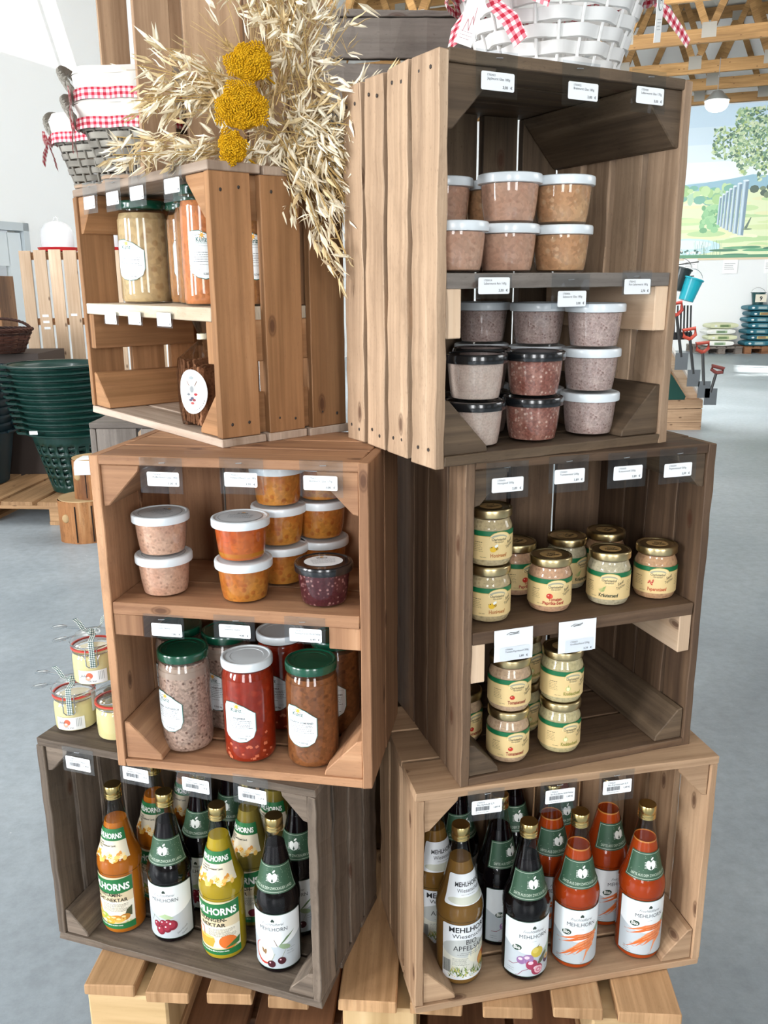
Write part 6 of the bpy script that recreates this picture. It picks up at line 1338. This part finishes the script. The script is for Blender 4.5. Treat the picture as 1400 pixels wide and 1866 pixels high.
# log slices
def log(loc, r, h, label, seed):
    q = random.Random(seed); root = thing('log_slice', label, 'log', loc); bm = NB(); n = 36; rr = [r*(1 + .03*math.sin(3*a+seed) + .02*math.sin(7*a)) for a in [2*math.pi*i/n for i in range(n)]]
    uvl = bm.loops.layers.uv.verify(); lo = [bm.verts.new((rr[i]*math.cos(2*math.pi*i/n), rr[i]*math.sin(2*math.pi*i/n), 0)) for i in range(n)]; hi = [bm.verts.new((v.co.x, v.co.y, h)) for v in lo]
    for i in range(n):
        f = bm.faces.new((lo[i], lo[(i+1) % n], hi[(i+1) % n], hi[i]))
        for lp, q2 in zip(f.loops, ((0, i), (0, i+1), (h, i+1), (h, i))): lp[uvl].uv = (q2[0], q2[1]*2*math.pi*r/n)
    obj('debarked_side', bm, WD['log'], root, 'keep')
    bm = NB(); lathe(bm, [(r*.99, h), (r*.985, h+.004), (.001, h+.004)], 36, cap=(False, False)); obj('sawn_face', bm, WD['block'], root)
    bm = NB()
    for a in (math.radians(-95), math.radians(-60)): x, y = r*1.0*math.cos(a), r*1.0*math.sin(a); tube(bm, [(x*1.006, y*1.006, .01), (x*1.008, y*1.008, h*.5), (x*1.0, y*1.0, h*.9)], .0035, 5)
    obj('drying_crack', bm, plain('#1d130c', .9), root)
    bm = NB(); a = math.radians(-120); ball(bm, (r*math.cos(a), r*math.sin(a), h*.6), .022, sub=2, sc=(1, .5, 1.2)); obj('branch_stub', bm, WD['block'], root, True)
    return root
log((-1.735, 4.86, 0), .150, .245, 'lower reddish log slice standing on the floor left of the crates', 3)
log((-1.675, 4.87, .2495), .115, .225, 'upper grey log slice standing on the lower one, price paper on top', 8)
bm = NB(); ribbon(bm, [(-1.665, 4.90, .4795), (-1.665, 4.80, .482), (-1.665, 4.748, .474), (-1.665, 4.735, .440), (-1.665, 4.735, .40)], (.07, .01, 0)); s = obj('price_sheet', bm, WPAPER); tag(s, 'white price sheet folded over the upper log slice', 'paper')
# ---------------------------------------------------------------- right background
def tool_stand():
    root = thing('tool_display', 'pale wooden tool display with sloping easel at right beside the large crate', 'display stand', (2.62, 8.44, 0), .02)
    for z, h in ((0, .075), (.078, .13), (.211, .085)):
        bm = NB(); board(bm, (-.35, 0, z), (.87, 0, 0), (0, .5, 0), (0, 0, h), jit=.002); obj('box_board', bm, WD['light'], root)
    bm = NB(); prism(bm, [(-.02, .10, .98), (.05, .10, .98), (.52, .10, .2975), (.40, .10, .2975)], (0, .05, 0)); obj('easel_leg', bm, WD['lath'], root)
    bm = NB(); prism(bm, [(-.02, .40, .98), (.05, .40, .98), (.52, .40, .2975), (.40, .40, .2975)], (0, .05, 0)); obj('easel_leg', bm, WD['lath'], root)
    bm = NB(); prism(bm, [(.02, .03, 1.02), (.045, .03, 1.02), (.545, .03, .30), (.52, .03, .30)], (0, .45, 0)); obj('easel_panel', bm, plain('#f2efe9', .6), root)
tool_stand()
bm = NB(); prism(bm, [(2.45, 8.46, .2985), (2.96, 8.46, .2985), (2.97, 8.46, .33), (2.47, 8.46, 1.02)], (0, .04, 0)); s = obj('green_tray', bm, plain('#17453c', .35)); tag(s, 'dark green plastic sheet leaning against the tool display', 'tray')
def tool(label, kind, p0, p1, col, grip):
    root = thing(kind, label, kind.replace('_', ' '), p0); p0 = Vector(p0); d = Vector(p1)-p0
    bm = NB(); tube(bm, [(0, 0, 0), d*.8], .014, 8); obj('handle', bm, plain('#2b2b2c', .4), root, True)
    bm = NB(); e = d.normalized(); s_ = e.cross(Vector((0, 1, 0))).normalized()
    tube(bm, [d*.78, d*.86 + s_*.055, d + s_*.06, d - s_*.06, d*.86 - s_*.055, d*.78], .018, 8); obj('grip', bm, plain(col, .4), root, True)
    bm = NB(); board(bm, Vector((-.07, -.01, -.15))*.8, (.12, 0, 0), (0, .008, 0), (0, 0, .16)); obj('blade', bm, plain('#8d9296', .35, .8), root)
for k, (lb, x, z0, dx, dz, col) in enumerate((('garden spade with red grip, leftmost at the tool display', 2.86, .72, -.09, .50, '#b0392b'), ('garden spade with red-orange grip in the middle of the tool display', 2.99, .56, -.07, .42, '#c24c38'), ('garden fork with red grip at right of the tool display', 3.10, .45, -.04, .40, '#a8402f'), ('short shovel with dark red grip, lowest at the tool display', 3.17, .38, .06, .24, '#7c3f3a'))):
    tool(lb, 'garden_spade', (x, 8.36, z0), (x+dx, 8.38, z0+dz), col, True)
def bucket(loc, label, col, tiltx, r=.095, h=.2):
    root = thing('plastic_bucket', label, 'bucket', loc); root.rotation_euler = (0, tiltx, 0)
    bm = NB(); lathe(bm, [(r*.72, 0), (r*.95, h), (r*1.05, h), (r*1.05, h+.012), (r*.93, h+.012), (r*.70, .004), (.001, .004)], 32, cap=(True, False)); obj('bucket_body', bm, plain(col, .35, coat=.2), root, True)
    bm = NB(); tube(bm, [(r*math.cos(t), .12*math.sin(t)*.3, h + .10*math.sin(t)) for t in [math.pi*i/10 for i in range(11)]], .003, 5); obj('wire_handle', bm, WIRE, root, True)
bucket((2.89, 8.45, 1.245), 'turquoise bucket hanging at right behind the large crate', '#0fa6b8', .28)
bucket((2.80, 8.50, 1.34), 'black bucket hanging above the turquoise one', '#23302f', .25)
bm = NB(); board(bm, (2.66, 8.52, .296), (.05, 0, 0), (0, .05, 0), (0, 0, 1.45)); tube(bm, [(2.70, 8.50, 1.56), (2.98, 8.44, 1.60)], .006, 6); tube(bm, [(2.70, 8.50, 1.45), (2.95, 8.45, 1.47)], .006, 6); s = obj('hanging_post', bm, plain('#2a2c2c', .5)); tag(s, 'dark post with hooks at the tool display carrying the buckets', 'post')
for k in range(6):
    x = 2.78 + k*.035; bm = NB(); tube(bm, [(x, 8.43+.01*k, 1.20), (x+.015, 8.43+.01*k, .95)], .009, 6); tube(bm, [(x+.015, 8.43+.01*k, .95), (x+.02, 8.43+.01*k, .88)], .019, 6); s = obj('hand_brush', bm, plain(['#26282a', '#35383a'][k % 2], .4)); tag(s, 'dark long handled brush under the turquoise bucket, %s of six' % ['leftmost', 'second from left', 'third from left', 'third from right', 'second from right', 'rightmost'][k], 'brush', 'brushes under the turquoise bucket')
# sacks on pallets by the far wall
def sack():
    root = thing('soil_sack', '', 'sack'); bm = NB(); board(bm, (-.29, -.19, 0), (.58, 0, 0), (0, .38, 0), (0, 0, .115)); bmesh.ops.subdivide_edges(bm, edges=bm.edges[:], cuts=5, use_grid_fill=True)
    for v in bm.verts:
        x, y, z = v.co.x/.29, v.co.y/.19, (v.co.z-.0575)/.0575; k = (1-abs(x)**5*.35)*(1-abs(y)**5*.22); v.co.z = .0575 + (v.co.z-.0575)*k + .004*math.sin(x*5+y*3); v.co.x *= 1-.05*abs(z); v.co.y *= 1-.05*abs(z)
    return root, bm
def sack_kind(base, band, text):
    def f():
        root, bm = sack(); obj('sack_body', bm, plain(base, .45), root, True)
        P = Print(); P.rect(-.10, .030, .12, .080, band, 1); P.prose(-.08, .09, .06, 2, .022, text, h=.014, seed=3); P.ell(-.18, .055, .03, .018, '#e8ecea', 1); P.build('sack_print', root, on_front(-.1895), None, gap=.001, base=.002)
        return root
    return f
SK = {'teal': sack_kind('#2f6f80', '#5f8a94', '#cfe0dd'), 'teal2': sack_kind('#2b6474', '#d2c68a', '#7a3a30'), 'pale': sack_kind('#d8dcb8', '#9fb07c', '#4c6b4a'), 'white': sack_kind('#eef0ea', '#a9bf9a', '#55705a')}
low_pallet((6.76, 17.42, 0), 0, .82, .9, 'left floor pallet carrying pale sacks by the far wall', group='sack pallets', mat='oldgrey')
low_pallet((7.62, 17.42, 0), 0, .82, .9, 'right floor pallet carrying blue sacks by the far wall', group='sack pallets', mat='dusk')
rows = ['lowest', 'second', 'third', 'fourth', 'fifth', 'sixth', 'topmost']
for k in range(7):
    x = 7.52 + (.03 if k % 2 else -.01); kind = 'teal2' if k in (1, 5) else 'teal'
    place('s'+kind, SK[kind], (x, 17.65, .1445 + .1155*k), .03*(k % 3-1), 'blue soil sack in the left column of the right pallet, %s layer' % rows[k], 'blue sacks by the far wall')
    place('s'+kind, SK[kind], (x+.60, 17.66, .1445 + .1155*k), .02*(k % 2), 'blue soil sack cut by the picture edge in the right column, %s layer' % rows[k], 'blue sacks by the far wall')
for k in range(4):
    kind = 'pale' if k % 2 else 'white'; place('s'+kind, SK[kind], (6.72 + .05*(k % 2), 17.64, .1445 + .1155*k), .05*(k-1.5), 'pale sack on the left pallet by the far wall, %s of four layers' % ['lowest', 'second', 'third', 'topmost'][k], 'pale sacks by the far wall')
bucket((7.46, 17.62, .955), 'dark bucket with price card standing on the blue sacks', '#1d4a4c', 0, .14, .22)
bm = NB(); board(bm, (7.34, 17.455, 1.0), (.22, 0, 0), (0, .004, 0), (0, 0, .15)); s = obj('price_card', bm, plain('#e9e4d2', .6)); tag(s, 'cream price card reading 9 in front of the dark bucket on sacks', 'price card')
P = Print(); P.text('9', 7.45, 1.035, .11, '#22262a', bold=.03); P.build('price_number', s, on_front(17.454), None, gap=.0005, base=.001)
# pendant lamp
def emis(name, col, st):
    m, n, l, b = nmat(name); b.inputs['Base Color'].default_value = (1, 1, 1, 1); b.inputs['Emission Color'].default_value = col; b.inputs['Emission Strength'].default_value = st; return m
lp = thing('pendant_lamp', 'round glowing pendant lamp hanging from the roof truss at right', 'lamp', (5.21, 14.55, 4.02))
bm = NB(); lathe(bm, [(.04, .24), (.07, .23), (.16, .13), (.19, .10), (.19, .09), (.17, .09)], 36, cap=(True, False)); obj('lamp_hood', bm, plain('#9fa3a3', .35, .7), lp, True)
bm = NB(); lathe(bm, smooth_prof([(.002, -.07), (.09, -.055), (.15, -.01), (.175, .05), (.172, .09)], 3), 36, cap=(False, False)); obj('lamp_glass', bm, emis('lit_lamp_glass', (1, .98, .94, 1), 6), lp, True)
bm = NB(); tube(bm, [(0, 0, .235), (0, 0, .70)], .006, 6); obj('lamp_cord', bm, plain('#6f7070', .5), lp)
